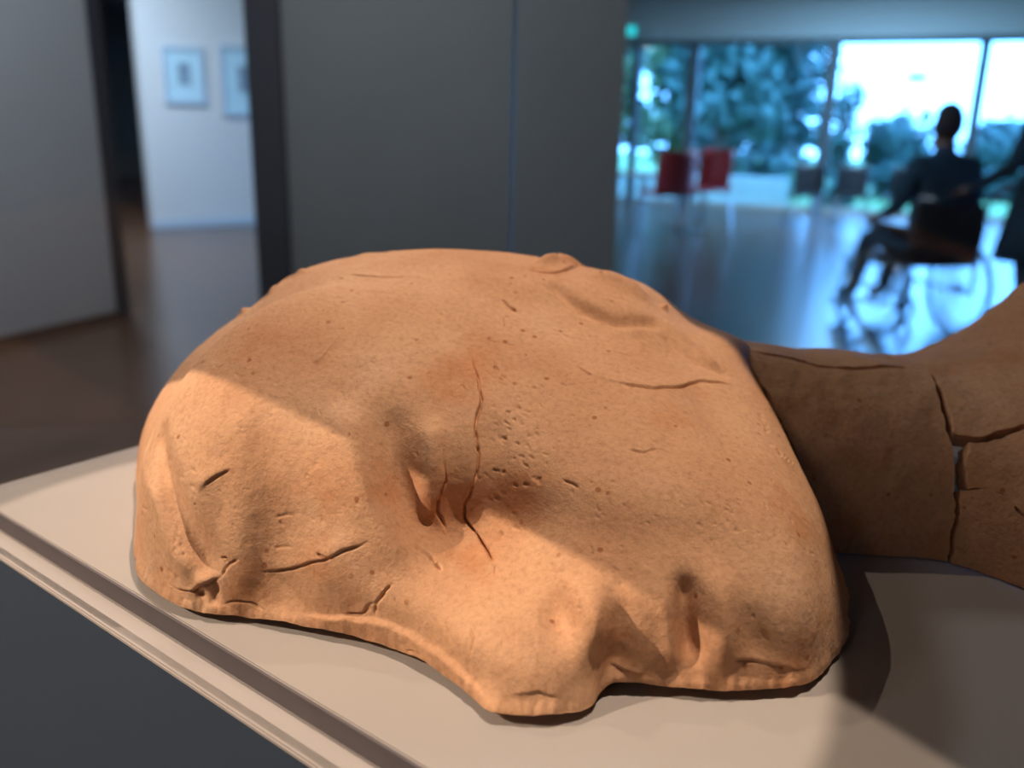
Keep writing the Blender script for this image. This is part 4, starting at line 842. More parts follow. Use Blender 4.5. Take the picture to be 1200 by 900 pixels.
1398 6969 0 1396 6967 88 1394 6962 176 1392 6952 264 1388 6936 351 1383 6913 436 1376 6883 518 1368 6846 598 1358 6801 673 1346 6750 744 1335 6694 811 1323 6634 875 1310 6571 935 1295 6502 989 1278 6430 1036 1260 6354 1077 1243 6276 1115 1226 6196 1148 1207 6114 1174 1188 6030 1195 1169 5945 1208 1150 5859 1211
1465 6898 0 1463 6896 86 1462 6891 171 1459 6883 256 1455 6868 340 1449 6848 423 1441 6821 504 1431 6787 582 1419 6746 656 1405 6698 725 1391 6645 791 1376 6589 854 1359 6530 914 1341 6466 968 1320 6397 1014 1299 6325 1055 1278 6252 1094 1257 6176 1129 1235 6099 1157 1213 6019 1180 1190 5938 1195 1167 5856 1200
1527 6828 0 1526 6823 83 1525 6819 166 1522 6811 249 1518 6799 331 1511 6781 412 1503 6756 491 1492 6726 567 1478 6688 640 1462 6643 708 1445 6594 773 1427 6543 837 1407 6488 896 1386 6428 950 1361 6364 996 1336 6296 1037 1312 6227 1077 1287 6157 1113 1261 6083 1143 1235 6008 1167 1207 5932 1184 1180 5854 1192
1591 6748 0 1589 6745 81 1587 6741 162 1584 6734 242 1580 6723 322 1573 6707 401 1563 6686 479 1551 6658 554 1536 6624 625 1519 6583 693 1499 6539 758 1479 6493 821 1456 6443 880 1431 6388 934 1403 6328 980 1374 6265 1022 1345 6201 1063 1316 6135 1100 1286 6067 1132 1255 5997 1157 1223 5925 1176 1191 5852 1186
1651 6661 0 1647 6660 79 1645 6657 157 1642 6651 236 1638 6642 314 1630 6628 391 1621 6609 467 1608 6585 541 1592 6555 612 1573 6519 679 1552 6480 745 1529 6439 808 1503 6394 867 1476 6344 921 1444 6289 968 1411 6231 1011 1378 6173 1052 1344 6113 1090 1309 6050 1122 1273 5986 1150 1236 5919 1170 1200 5850 1181
1702 6574 0 1699 6572 77 1697 6570 154 1693 6565 231 1688 6557 307 1681 6545 383 1671 6530 457 1658 6509 530 1642 6482 601 1622 6452 668 1599 6419 734 1575 6383 798 1547 6343 857 1517 6298 912 1484 6248 960 1447 6196 1004 1409 6143 1045 1370 6089 1082 1330 6032 1116 1289 5973 1144 1247 5912 1166 1205 5850 1179
1746 6485 0 1743 6483 75 1741 6481 151 1737 6477 226 1732 6470 301 1724 6461 376 1714 6447 449 1701 6430 521 1684 6408 592 1663 6383 660 1640 6355 726 1615 6324 790 1587 6289 851 1556 6250 907 1521 6205 957 1480 6159 1001 1437 6112 1041 1393 6063 1078 1348 6012 1111 1302 5960 1140 1255 5906 1163 1207 5849 1178
1783 6394 0 1781 6393 74 1779 6391 148 1774 6387 223 1768 6382 296 1760 6374 370 1749 6363 442 1736 6349 514 1718 6331 584 1697 6310 652 1675 6287 719 1650 6262 784 1623 6233 847 1592 6200 906 1554 6161 957 1510 6121 1000 1463 6079 1040 1414 6036 1075 1364 5991 1108 1313 5946 1137 1261 5898 1161 1208 5849 1177
1817 6301 0 1814 6300 73 1811 6298 147 1805 6295 220 1797 6291 292 1788 6285 365 1776 6276 437 1761 6264 508 1744 6250 577 1724 6235 646 1702 6217 714 1679 6197 781 1654 6174 846 1625 6147 907 1585 6115 959 1537 6080 1002 1486 6043 1041 1433 6006 1075 1378 5969 1106 1323 5930 1135 1266 5890 1159 1208 5849 1177
1847 6205 0 1843 6204 72 1839 6203 145 1830 6201 217 1819 6198 289 1807 6193 360 1793 6186 431 1778 6177 501 1761 6167 571 1742 6155 640 1721 6143 709 1701 6129 777 1679 6112 844 1650 6091 907 1609 6065 961 1560 6036 1006 1506 6005 1043 1449 5975 1076 1391 5944 1106 1331 5913 1134 1270 5881 1158 1208 5849 1177
1872 6110 0 1867 6109 72 1860 6108 143 1848 6106 214 1832 6103 284 1816 6099 355 1802 6094 425 1786 6088 495 1769 6081 564 1749 6074 633 1731 6066 702 1713 6057 772 1694 6046 840 1667 6031 905 1628 6011 962 1578 5989 1009 1522 5965 1047 1462 5942 1079 1401 5918 1107 1338 5895 1134 1274 5872 1157 1208 5849 1177
1892 6012 0 1885 6011 71 1875 6010 142 1857 6008 211 1835 6005 279 1817 6003 348 1803 6000 418 1786 5996 488 1767 5993 557 1747 5989 625 1731 5986 695 1716 5981 765 1699 5975 834 1675 5966 901 1639 5955 961 1591 5940 1012 1534 5923 1052 1472 5907 1083 1408 5891 1110 1342 5876 1134 1276 5862 1157 1208 5849 1177
1907 5912 0 1898 5911 71 1883 5910 141 1859 5908 208 1833 5905 274 1813 5904 342 1797 5903 412 1778 5902 481 1758 5901 549 1739 5901 618 1725 5901 688 1712 5901 758 1697 5900 828 1675 5898 896 1644 5894 959 1598 5888 1014 1542 5880 1056 1478 5871 1087 1412 5863 1112 1344 5857 1135 1277 5852 1157 1208 5849 1177
1917 5810 0 1906 5809 71 1886 5808 139 1856 5806 204 1827 5804 269 1804 5804 337 1787 5804 406 1768 5806 475 1748 5808 544 1731 5811 613 1718 5815 684 1704 5819 754 1689 5823 823 1669 5828 892 1641 5832 957 1600 5834 1015 1545 5835 1060 1481 5835 1092 1413 5835 1115 1345 5837 1137 1277 5842 1157 1208 5849 1177
1924 5708 0 1911 5707 71 1885 5705 138 1851 5703 201 1818 5702 265 1793 5703 333 1776 5706 403 1759 5710 472 1741 5715 542 1725 5721 612 1709 5728 682 1694 5736 752 1678 5746 821 1659 5757 890 1634 5768 956 1596 5780 1017 1544 5790 1064 1480 5799 1096 1412 5808 1119 1344 5819 1138 1276 5832 1158 1208 5849 1177
1929 5605 0 1913 5604 71 1883 5602 138 1844 5601 199 1806 5600 262 1781 5602 330 1767 5608 402 1753 5614 473 1736 5622 543 1718 5632 613 1700 5643 683 1682 5656 753 1664 5670 822 1645 5687 890 1622 5705 957 1588 5725 1018 1539 5746 1068 1477 5764 1100 1409 5782 1122 1341 5802 1140 1274 5824 1158 1208 5849 1177
1932 5504 0 1912 5502 72 1878 5500 137 1835 5498 198 1794 5499 260 1772 5503 330 1760 5511 403 1748 5520 476 1732 5531 548 1712 5544 618 1691 5560 688 1670 5577 757 1649 5597 826 1629 5620 893 1607 5645 960 1576 5673 1021 1531 5703 1071 1471 5731 1105 1405 5758 1125 1338 5786 1142 1272 5815 1159 1208 5849 1177
1933 5401 0 1909 5399 72 1871 5397 137 1824 5395 198 1784 5397 262 1765 5404 335 1753 5414 409 1741 5426 483 1725 5441 556 1704 5458 627 1680 5478 696 1656 5500 765 1633 5526 832 1611 5555 899 1589 5587 965 1561 5623 1025 1520 5661 1075 1463 5699 1109 1399 5735 1128 1334 5770 1144 1270 5808 1160 1208 5849 1177
1929 5296 0 1903 5294 73 1862 5292 139 1815 5291 201 1777 5295 269 1758 5304 343 1745 5317 419 1732 5333 494 1715 5352 568 1693 5374 639 1667 5398 708 1641 5427 776 1615 5458 842 1591 5493 908 1569 5532 971 1543 5575 1031 1506 5622 1080 1454 5669 1112 1392 5713 1131 1329 5756 1145 1267 5801 1160 1208 5849 1177
1920 5190 0 1894 5189 76 1854 5187 144 1807 5188 209 1771 5194 280 1752 5206 356 1738 5222 433 1722 5242 509 1703 5265 583 1679 5292 654 1652 5323 723 1623 5357 789 1596 5394 854 1571 5435 918 1548 5481 980 1524 5531 1037 1490 5585 1084 1442 5640 1116 1384 5692 1134 1324 5743 1147 1265 5795 1161 1208 5849 1177
1908 5085 0 1887 5085 79 1848 5085 151 1802 5087 219 1767 5095 293 1747 5110 371 1730 5130 449 1712 5154 525 1690 5183 599 1664 5215 670 1635 5251 738 1606 5291 804 1576 5335 867 1550 5383 928 1527 5434 988 1504 5491 1043 1474 5552 1089 1430 5614 1119 1376 5674 1136 1319 5731 1148 1262 5789 1162 1208 5849 1177
1897 4983 0 1881 4985 83 1844 4985 158 1798 4989 230 1764 5000 306 1743 5019 386 1723 5042 465 1701 5071 541 1677 5105 615 1649 5143 686 1619 5185 753 1588 5231 817 1558 5281 878 1530 5334 938 1506 5392 995 1485 5454 1048 1459 5521 1092 1419 5590 1122 1369 5656 1138 1314 5720 1149 1260 5783 1162 1208 5849 1177
1893 4887 0 1877 4888 86 1841 4890 165 1796 4896 239 1762 4909 318 1738 4931 400 1715 4959 479 1690 4992 556 1664 5031 630 1635 5075 700 1604 5123 766 1573 5175 829 1541 5231 888 1512 5290 945 1488 5353 1001 1467 5421 1052 1444 5493 1095 1408 5568 1124 1362 5640 1140 1309 5709 1150 1257 5778 1162 1208 5849 1177
1888 4797 0 1874 4792 89 1839 4794 172 1794 4802 250 1759 4819 331 1732 4844 414 1706 4876 494 1679 4915 571 1650 4960 644 1621 5010 713 1590 5064 778 1557 5122 839 1525 5183 897 1495 5248 952 1470 5317 1005 1450 5390 1055 1429 5467 1097 1398 5546 1126 1355 5624 1141 1305 5699 1151 1255 5773 1163 1208 5849 1177
1882 4685 0 1868 4688 92 1835 4692 179 1791 4702 261 1756 4723 346 1725 4752 429 1695 4790 509 1666 4834 586 1635 4885 658 1605 4941 727 1573 5002 791 1541 5066 850 1507 5134 906 1477 5205 959 1452 5280 1009 1432 5358 1057 1414 5440 1098 1387 5524 1127 1348 5608 1142 1301 5688 1152 1253 5768 1163 1208 5849 1177
1873 4582 0 1859 4586 96 1827 4592 187 1784 4605 273 1750 4629 360 1717 4663 445 1684 4706 525 1652 4757 601 1620 4814 672 1588 4877 739 1556 4944 802 1524 5014 860 1490 5088 914 1460 5164 964 1434 5244 1012 1414 5328 1058 1398 5414 1099 1376 5504 1128 1341 5592 1144 1297 5678 1153 1252 5763 1163 1208 5849 1177
1860 4487 0 1846 4490 99 1814 4497 193 1773 4512 284 1742 4541 374 1707 4580 460 1672 4628 540 1637 4685 615 1603 4748 685 1571 4817 751 1539 4890 812 1507 4966 868 1473 5045 920 1442 5127 969 1417 5212 1015 1398 5300 1059 1383 5390 1099 1366 5484 1129 1334 5578 1144 1293 5669 1154 1250 5759 1164 1208 5849 1177
1843 4393 0 1828 4396 102 1796 4404 200 1758 4423 294 1729 4456 388 1694 4500 475 1656 4554 554 1620 4616 628 1585 4685 697 1552 4760 760 1520 4838 820 1488 4920 875 1455 5004 926 1424 5091 972 1399 5180 1017 1381 5273 1060 1368 5368 1098 1354 5466 1129 1327 5564 1145 1289 5660 1154 1248 5754 1164 1208 5849 1177
1821 4299 0 1805 4301 105 1772 4311 206 1737 4333 304 1710 4370 400 1676 4420 489 1637 4479 568 1599 4548 641 1563 4623 707 1529 4703 770 1498 4787 828 1467 4874 882 1435 4963 930 1405 5055 976 1380 5149 1019 1364 5246 1061 1352 5346 1098 1341 5447 1128 1319 5550 1146 1284 5651 1155 1246 5750 1164 1208 5849 1177
1794 4200 0 1777 4204 109 1743 4216 213 1709 4241 314 1684 4283 413 1652 4338 502 1613 4404 582 1573 4478 653 1536 4559 718 1503 4645 779 1472 4735 835 1442 4827 887 1412 4922 935 1382 5018 979 1359 5118 1021 1344 5219 1061 1335 5323 1098 1326 5429 1127 1309 5536 1146 1279 5641 1155 1243 5745 1164 1208 5849 1177
1763 4101 0 1746 4106 112 1711 4120 219 1677 4149 324 1653 4195 425 1622 4257 516 1584 4329 595 1545 4409 665 1507 4496 728 1474 4588 787 1444 4683 842 1415 4781 892 1386 4881 938 1358 4982 981 1337 5086 1023 1324 5192 1062 1317 5300 1098 1311 5410 1127 1299 5521 1146 1273 5632 1155 1240 5741 1165 1208 5849 1177
1729 4004 0 1713 4011 116 1678 4027 227 1644 4059 334 1620 4111 436 1590 4178 528 1553 4256 607 1513 4343 676 1476 4435 738 1443 4532 795 1413 4633 848 1386 4736 897 1358 4841 942 1332 4948 984 1313 5056 1024 1302 5167 1063 1298 5278 1098 1295 5392 1127 1287 5508 1146 1265 5623 1156 1236 5736 1165 1207 5849 1178
1695 3913 0 1679 3921 120 1645 3938 234 1610 3975 344 1585 4031 447 1555 4104 540 1520 4188 619 1481 4280 687 1444 4378 747 1411 4481 802 1383 4586 854 1356 4694 901 1330 4804 945 1306 4915 986 1289 5028 1026 1280 5143 1064 1278 5258 1099 1279 5376 1128 1274 5495 1147 1257 5614 1157 1231 5732 1167 1205 5850 1179
"""

STROKES = [   # kind (g form pushed from the front, h form raised outward, s raised edge, c crack), width mm, amount mm, path in mm
    ('g', 30, -10, [(-25.2,386.4,65.3), (-14.1,372.3,52.4)]),
    ('g', 16, -9, [(-29.2,384.0,62.0), (-20.3,373.4,51.5), (-13.8,368.0,48.1)]),
    ('g', 17, -5, [(1.5,379.0,62.8), (5.8,366.1,51.9)]),
    ('g', 10, -8, [(-61.3,418.9,98.5), (-58.5,404.8,85.8), (-53.1,390.6,69.4), (-42.0,380.0,54.6)]),
    ('g', 18, -3, [(-53.2,401.7,82.6), (-47.7,388.3,66.2)]),
    ('g', 15, -5, [(1.9,354.4,40.9), (17.4,357.9,47.1)]),
    ('g', 16, -4, [(-2.8,384.2,66.8), (48.4,366.7,62.0), (98.4,362.8,60.4)]),
    ('g', 10, 6, [(-85.7,421.2,99.5), (-77.5,402.5,81.5), (-64.5,385.8,60.2), (-50.5,375.6,45.1)]),
    ('g', 7, 6, [(-39.2,416.6,95.4), (-40.1,396.4,76.3), (-41.8,387.6,65.5)]),
    ('g', 15, 5, [(-55.9,369.8,28.1), (-20.3,348.9,24.1), (14.0,324.8,15.1)]),
    ('g', 10, 3, [(-20.2,346.7,21.0), (2.9,330.3,19.4), (17.5,322.9,12.3)]),
    ('g', 11, 10, [(36.4,348.4,40.7), (39.2,339.1,27.3)]),
    ('g', 8.5, -8, [(23.4,347.5,38.9), (26.5,338.2,30.3)]),
    ('g', 9, 4.5, [(58.2,350.7,44.1), (60.7,339.7,12.3)]),
    ('g', 5, -3, [(48.5,346.8,35.4), (46.7,338.4,12.9)]),
    ('g', 6, 3.5, [(70.0,348.9,43.4), (72.9,341.9,28.6), (72.7,339.0,15.2)]),
    ('g', 6, -10, [(79.4,350.6,46.9), (79.9,343.6,34.2), (82.4,339.1,20.0)]),
    ('g', 8, 5.5, [(94.0,351.9,49.0), (94.6,342.5,32.8), (94.1,337.9,16.7)]),
    ('g', 7, -3.5, [(107.0,344.3,34.5), (112.2,339.9,18.9)]),
    ('g', 20, 3, [(131.4,354.9,39.5), (128.1,346.4,27.1)]),
    ('g', 7, -6.5, [(-189.3,447.2,78.5), (-177.3,422.0,66.8), (-167.2,407.4,54.4), (-155.8,396.8,40.3), (-146.8,391.9,29.9)]),
    ('g', 6, 3.5, [(-214.6,489.0,55.3), (-182.6,419.6,53.5), (-170.9,403.2,32.8), (-159.6,395.0,22.1)]),
    ('g', 9, 3, [(-150.7,438.9,106.0), (-150.1,413.7,80.2), (-152.7,401.4,57.4)]),
    ('g', 15, -4, [(-110.8,393.4,57.6), (-107.7,385.1,34.4), (-103.5,380.9,11.2)]),
    ('g', 10, 3.5, [(-138.1,426.4,98.8), (-131.0,399.9,63.2), (-131.2,388.1,18.0)]),
    ('g', 16, 2, [(-79.7,382.0,45.8), (-82.0,376.9,21.1)]),
    ('g', 14, -3, [(19.3,528.7,143.3), (59.0,499.9,124.5), (93.5,492.3,111.8)]),
    ('h', 8.5, 7, [(50.9,566.4,148.2), (65.7,564.3,144.6), (80.2,561.5,138.8)]),
    ('h', 4.5, 5, [(18.4,581.5,154.7), (30.0,604.7,153.1), (41.9,604.7,151.0)]),
    ('h', 5, -4, [(23.9,540.2,147.2), (42.7,521.0,136.3), (62.8,515.1,129.8), (87.2,528.5,126.6)]),
    ('h', 2.6, 4, [(96.7,561.1,129.8)]),
    ('h', 3, 2.2, [(95.0,538.6,125.5), (106.7,526.4,116.7), (120.8,507.4,106.8)]),
    ('h', 4.5, -2.2, [(91.0,518.0,121.0), (106.9,504.8,110.3), (126.0,501.8,103.4)]),
    ('g', 12, 1.5, [(-58.0,524.2,147.5), (-20.9,502.5,137.1), (-0.9,487.3,128.2)]),
    ('g', 8, -1.5, [(-81.0,445.5,117.6), (-85.9,423.0,101.1)]),
    ('g', 9, -3.5, [(-9.0,418.9,95.3), (-7.3,395.9,77.1), (-8.7,383.4,64.9)]),
    ('h', 3.5, 3.5, [(-181.1,581.1,116.6)]),
    ('h', 5, 3, [(-159.2,578.0,132.8)]),
    ('h', 5, 2, [(-141.7,583.5,143.7)]),
    ('h', 4, -2, [(-169.5,580.0,125.2)]),
    ('h', 9, 1.5, [(-102.0,605.2,153.4)]),
    ('s', 10, 2.0, [(-22.8,387.7,67.1), (-19.1,391.6,71.8), (-16.4,398.3,78.4), (-15.7,406.9,86.2), (-17.8,416.5,93.9), (-16.9,423.1,98.5), (-15.6,432.6,104.6), (-18.2,445.5,112.2), (-21.6,456.9,118.5), (-24.3,466.1,123.1)]),
    ('s', 6, 1.5, [(-30.8,379.8,56.4), (-33.3,383.9,61.2), (-35.5,386.4,64.3), (-35.0,390.9,69.7), (-31.6,396.5,76.3), (-33.2,406.6,86.4)]),
    ('s', 7, 1.4, [(-154.7,404.5,62.2), (-149.4,405.0,66.9), (-143.9,405.6,70.8), (-136.2,406.2,73.9)]),
    ('s', 8, 1.2, [(-119.6,386.8,27.9), (-109.9,384.8,30.6), (-96.5,382.5,35.2), (-86.3,381.3,39.1), (-77.9,380.9,44.0), (-66.7,380.7,49.3)]),
    ('s', 5, 2.0, [(152.9,443.9,68.9), (144.2,439.9,75.5), (140.7,445.5,79.8)]),
    ('s', 5, 0.7, [(-103.2,445.6,117.0), (-98.7,455.9,123.7), (-91.7,469.5,131.2)]),
    ('s', 7, 0.9, [(36.2,463.1,115.7), (42.9,456.5,112.9), (54.6,452.3,110.5), (63.9,451.4,109.1), (75.5,452.5,107.6), (88.2,459.4,106.0), (100.7,475.0,104.1), (107.0,482.1,103.8), (120.7,488.3,101.4), (131.7,489.5,97.6)]),
    ('s', 8, 2.4, [(-2.4,320.5,4.3), (-11.5,330.4,7.2), (-24.0,344.4,10.5), (-40.6,358.1,13.0), (-57.9,367.5,14.9), (-70.9,372.6,13.2), (-88.5,377.5,10.6), (-101.7,380.4,9.3)]),
    ('s', 5, 1.5, [(-177.6,405.8,15.5), (-171.7,401.1,13.0), (-164.9,396.6,11.6), (-156.9,393.0,12.9), (-147.1,390.8,20.2), (-142.2,390.1,23.4)]),
    ('s', 4, 1.2, [(46.3,338.1,13.8), (54.1,339.6,10.2), (60.6,339.5,7.7)]),
    ('s', 4, 1.0, [(98.5,338.4,18.3), (108.3,338.9,16.9), (118.4,340.1,14.6), (135.9,345.9,7.9)]),
    ('s', 5, 0.8, [(3.0,322.1,8.8), (14.2,322.3,11.3), (22.7,321.2,8.0)]),
    ('s', 6, 0.8, [(-105.7,546.5,149.5), (-83.4,540.7,148.7), (-64.8,540.3,149.8), (-47.9,527.2,148.3)]),
    ('s', 4, 1.5, [(-189.9,587.3,111.0), (-181.2,588.4,117.2)]),
    ('s', 5, 1.2, [(-164.0,580.0,129.5), (-156.0,595.1,136.7), (-136.8,576.7,145.0)]),
    ('c', 0.85, 3.75, [(-24.3,467.4,123.7), (-21.6,456.9,118.5), (-18.2,445.5,112.2), (-15.6,432.6,104.6), (-16.9,423.1,98.5), (-17.8,416.5,93.9), (-15.7,406.9,86.2), (-16.4,398.3,78.4), (-19.1,391.6,71.8), (-22.8,387.7,67.1), (-22.1,382.5,61.4), (-15.7,376.9,56.7), (-10.1,370.1,51.4), (-6.1,363.4,46.4), (-5.9,360.5,44.0)]),
    ('c', 0.85, 2.75, [(-33.2,406.6,86.4), (-31.6,396.5,76.3), (-35.0,390.9,69.7), (-35.5,386.4,64.3), (-33.3,383.9,61.2), (-30.8,379.8,56.4)]),
    ('c', 0.85, 3.0, [(-119.6,386.8,27.9), (-109.9,384.8,30.6), (-96.5,382.5,35.2), (-86.3,381.3,39.1), (-77.9,380.9,44.0), (-66.7,380.7,49.3)]),
    ('c', 0.85, 2.5, [(-91.5,383.0,41.8), (-84.9,381.1,39.5)]),
    ('c', 0.88, 2.0, [(36.2,463.1,115.7), (39.6,459.1,114.1), (42.8,455.8,112.7)]),
    ('c', 0.99, 2.5, [(54.6,452.3,110.5), (63.9,451.4,109.1), (75.5,452.5,107.6), (88.2,459.4,106.0), (100.7,475.0,104.1), (107.0,482.1,103.8), (120.7,488.3,101.4), (131.7,489.5,97.6)]),
    ('c', 0.85, 1.5, [(56.8,403.7,89.9), (65.3,403.6,89.6), (74.1,406.1,90.4)]),
    ('c', 0.5, 0.8, [(74.1,406.1,90.4), (80.0,403.4,88.5)]),
    ('c', 0.88, 2.5, [(-61.7,369.2,15.6), (-61.5,370.5,22.0), (-57.2,370.5,29.1), (-54.1,370.9,32.4)]),
    ('c', 0.85, 2.0, [(-77.4,374.8,12.9), (-68.4,372.0,16.1), (-61.7,370.2,20.2)]),
    ('c', 0.85, 1.75, [(-67.7,371.9,17.3), (-64.0,371.2,20.9), (-61.9,370.5,21.7)]),
    ('c', 0.88, 1.75, [(-44.6,358.8,2.1), (-39.7,355.7,3.4), (-35.6,352.3,2.7)]),
    ('c', 0.85, 2.0, [(-154.7,404.5,62.2), (-149.4,405.0,66.9), (-143.9,405.6,70.8), (-136.2,406.2,73.9)]),
    ('c', 0.88, 2.5, [(-177.6,405.8,15.5), (-171.7,401.1,13.0), (-164.9,396.6,11.6), (-156.9,393.0,12.9), (-147.1,390.8,20.2), (-142.2,390.1,23.4)]),
    ('g', 2.4, -3.5, [(-152.8,391.4,12.5)]),
    ('g', 2.4, -2.2, [(-144.4,390.1,19.1), (-145.2,389.3,7.4)]),
    ('g', 4, 2, [(-151.5,391.8,19.2)]),
    ('c', 0.85, 2.0, [(-142.2,390.1,23.4), (-136.8,390.4,31.0), (-132.1,390.2,33.4)]),
    ('c', 0.88, 2.5, [(-142.1,391.4,32.5), (-138.7,391.1,33.3), (-138.6,390.5,30.6)]),
    ('c', 0.85, 1.75, [(-141.0,388.7,9.2), (-132.9,387.9,10.7), (-126.0,386.8,11.1), (-118.6,385.0,7.0)]),
    ('c', 1.76, 5.0, [(9.1,560.7,153.1), (17.4,559.2,152.0), (25.6,561.2,151.3), (32.7,570.9,151.6), (41.8,595.7,151.8), (50.1,603.7,149.5)]),
    ('g', 2.5, -1.5, [(-0.0,509.7,136.6)]),
    ('c', 1.1, 2.0, [(-7.2,519.0,141.9), (-3.4,513.4,138.8), (2.0,508.6,135.9)]),
    ('c', 0.85, 1.25, [(-4.8,501.1,134.0), (-4.7,491.6,130.4)]),
    ('c', 1.32, 3.75, [(41.8,599.0,151.6), (49.1,604.3,149.7)]),
    ('c', 0.85, 1.25, [(-105.7,546.5,149.5), (-83.4,540.7,148.7), (-64.8,540.3,149.8)]),
    ('c', 0.6, 0.8, [(-65.3,542.1,150.1), (-47.9,527.2,148.3), (-21.6,513.5,141.5)]),
    ('c', 0.6, 0.8, [(-88.6,556.4,152.1), (-110.3,556.7,150.1)]),
    ('c', 0.85, 1.75, [(46.3,338.1,13.8), (54.1,339.6,10.2), (60.6,339.5,7.7)]),
    ('c', 0.85, 1.75, [(98.5,338.4,18.3), (108.3,338.9,16.9), (118.4,340.1,14.6), (135.9,345.9,7.9)]),
    ('c', 0.85, 1.5, [(3.0,322.1,8.8), (14.2,322.3,11.3), (22.7,321.2,8.0)]),
    ('c', 0.99, 3.12, [(140.7,445.5,79.8), (144.2,439.9,75.5), (152.9,443.9,68.9)]),
    ('c', 0.85, 1.5, [(137.9,474.5,90.3), (141.5,463.5,84.7), (139.7,451.5,82.2)]),
    ('c', 0.85, 1.25, [(-16.6,347.0,25.4), (-14.2,342.7,22.4), (-14.9,339.3,17.2)]),
    ('c', 0.85, 1.25, [(25.8,391.8,78.8), (29.8,390.0,78.2), (32.7,387.5,76.7)]),
    ('c', 0.88, 2.5, [(-34.0,371.1,43.9), (-31.2,368.7,41.8)]),
    ('c', 0.85, 1.75, [(-45.6,377.1,49.1), (-40.3,374.8,46.8), (-32.9,370.8,43.8)]),
    ('c', 0.6, 0.8, [(-115.4,393.3,54.8), (-108.5,392.5,56.8), (-104.2,391.5,57.0)]),
    ('c', 0.6, 0.8, [(-115.5,388.5,40.6), (-110.4,387.6,42.2), (-104.8,386.2,42.6)]),
    ('c', 0.6, 0.8, [(20.6,357.3,47.2), (25.9,357.3,48.4)]),
    ('c', 0.5, 0.6, [(27.5,462.2,116.1), (35.0,464.0,116.1)]),
    ('c', 0.6, 0.8, [(85.6,348.2,44.1), (82.5,351.7,48.7), (79.4,354.9,52.9)]),
    ('c', 0.85, 1.25, [(113.0,343.5,30.9), (115.0,341.8,24.8)]),
    ('c', 0.6, 0.8, [(18.9,499.9,130.2), (32.6,491.9,125.6), (48.3,490.1,123.0)]),
    ('c', 0.5, 0.6, [(-19.7,478.1,127.5), (-0.6,475.7,123.8), (11.5,476.2,122.6)]),
    ('c', 0.5, 0.7, [(-103.2,445.6,117.0), (-98.7,455.9,123.7), (-91.7,469.5,131.2)]),
    ('c', 0.5, 0.7, [(57.6,483.8,119.7), (69.9,482.8,117.1), (83.0,489.6,115.4)]),
    ('c', 0.73, 0.74, [(1.3,404.2,84.9), (2.3,403.3,84.3)]),
    ('c', 0.91, 0.66, [(19.6,439.6,107.0), (20.6,437.6,106.0)]),
    ('c', 1.13, 1.25, [(3.6,405.1,85.9), (6.8,403.5,84.9)]),
    ('c', 1.09, 1.29, [(2.7,430.8,102.7), (5.2,429.2,101.7)]),
    ('c', 0.9, 0.59, [(4.1,421.8,97.4), (6.3,419.5,96.1)]),
    ('c', 0.92, 0.67, [(-4.5,413.0,91.2), (-2.8,410.1,89.2)]),
    ('c', 0.9, 0.74, [(13.8,434.0,104.3), (15.3,430.2,102.4)]),
    ('c', 1.03, 0.51, [(-10.4,430.1,102.7), (-8.3,429.2,102.0)]),
    ('c', 0.89, 0.7, [(16.3,404.8,87.0), (18.9,403.1,86.1)]),
    ('c', 0.95, 0.66, [(8.5,414.7,92.9), (9.8,413.5,92.2)]),
    ('c', 1.06, 0.54, [(-10.4,389.2,70.4), (-8.2,387.7,69.2)]),
    ('c', 0.79, 0.69, [(8.8,408.0,88.5), (10.3,405.7,87.0)]),
    ('c', 1.17, 1.36, [(6.7,393.0,76.6), (9.4,391.9,76.0)]),
    ('c', 1.09, 0.98, [(-4.2,502.4,134.4), (-2.1,501.7,133.8)]),
    ('c', 0.82, 0.6, [(-22.0,390.5,70.3), (-19.8,388.6,68.4)]),
    ('c', 0.83, 0.49, [(-5.1,410.4,89.3), (-2.6,408.1,87.7)]),
    ('c', 0.82, 0.54, [(7.7,410.4,90.0), (9.1,408.5,88.8)]),
    ('c', 0.72, 0.59, [(13.2,417.3,95.0), (14.4,416.8,94.7)]),
    ('c', 0.88, 1.4, [(-2.7,427.5,100.8), (-0.3,426.6,100.2)]),
    ('c', 1.1, 0.79, [(11.3,395.5,79.3), (12.6,393.5,77.9)]),
    ('c', 0.88, 1.31, [(1.8,393.2,75.9), (4.1,392.2,75.4)]),
    ('c', 0.8, 0.61, [(7.4,443.7,109.3), (9.2,443.4,109.1)]),
    ('c', 1.07, 0.84, [(4.3,375.3,60.0), (5.6,374.9,59.8)]),
    ('c', 1.02, 0.96, [(12.6,415.7,93.8), (14.0,413.5,92.5)]),
    ('c', 1.17, 1.34, [(-4.6,414.3,92.1), (-1.5,412.6,91.0)]),
    ('c', 1.03, 0.82, [(-7.4,389.9,71.4), (-5.8,387.8,69.7)]),
    ('c', 1.08, 0.53, [(-11.0,448.9,113.2), (-7.7,447.0,111.9)]),
    ('c', 1.06, 0.56, [(31.1,426.6,100.8), (31.9,424.8,99.9)]),
    ('c', 0.95, 0.84, [(18.2,421.8,97.8), (19.5,421.3,97.6)]),
    ('c', 1.07, 0.49, [(-1.4,492.3,130.1), (-0.1,491.9,129.8)]),
    ('c', 1.05, 0.83, [(4.6,423.5,98.3), (6.4,419.8,96.3)]),
    ('c', 1.06, 0.98, [(6.2,426.6,100.2), (7.6,424.7,99.1)]),
    ('c', 0.94, 0.79, [(-13.3,409.8,88.6), (-12.1,409.4,88.3)]),
    ('c', 1.01, 0.81, [(11.3,443.8,109.2), (13.7,443.1,108.8)]),
    ('c', 0.92, 0.72, [(23.3,410.6,91.4), (24.0,409.5,90.8)]),
    ('c', 1.09, 0.54, [(2.7,437.5,106.4), (4.7,435.7,105.4)]),
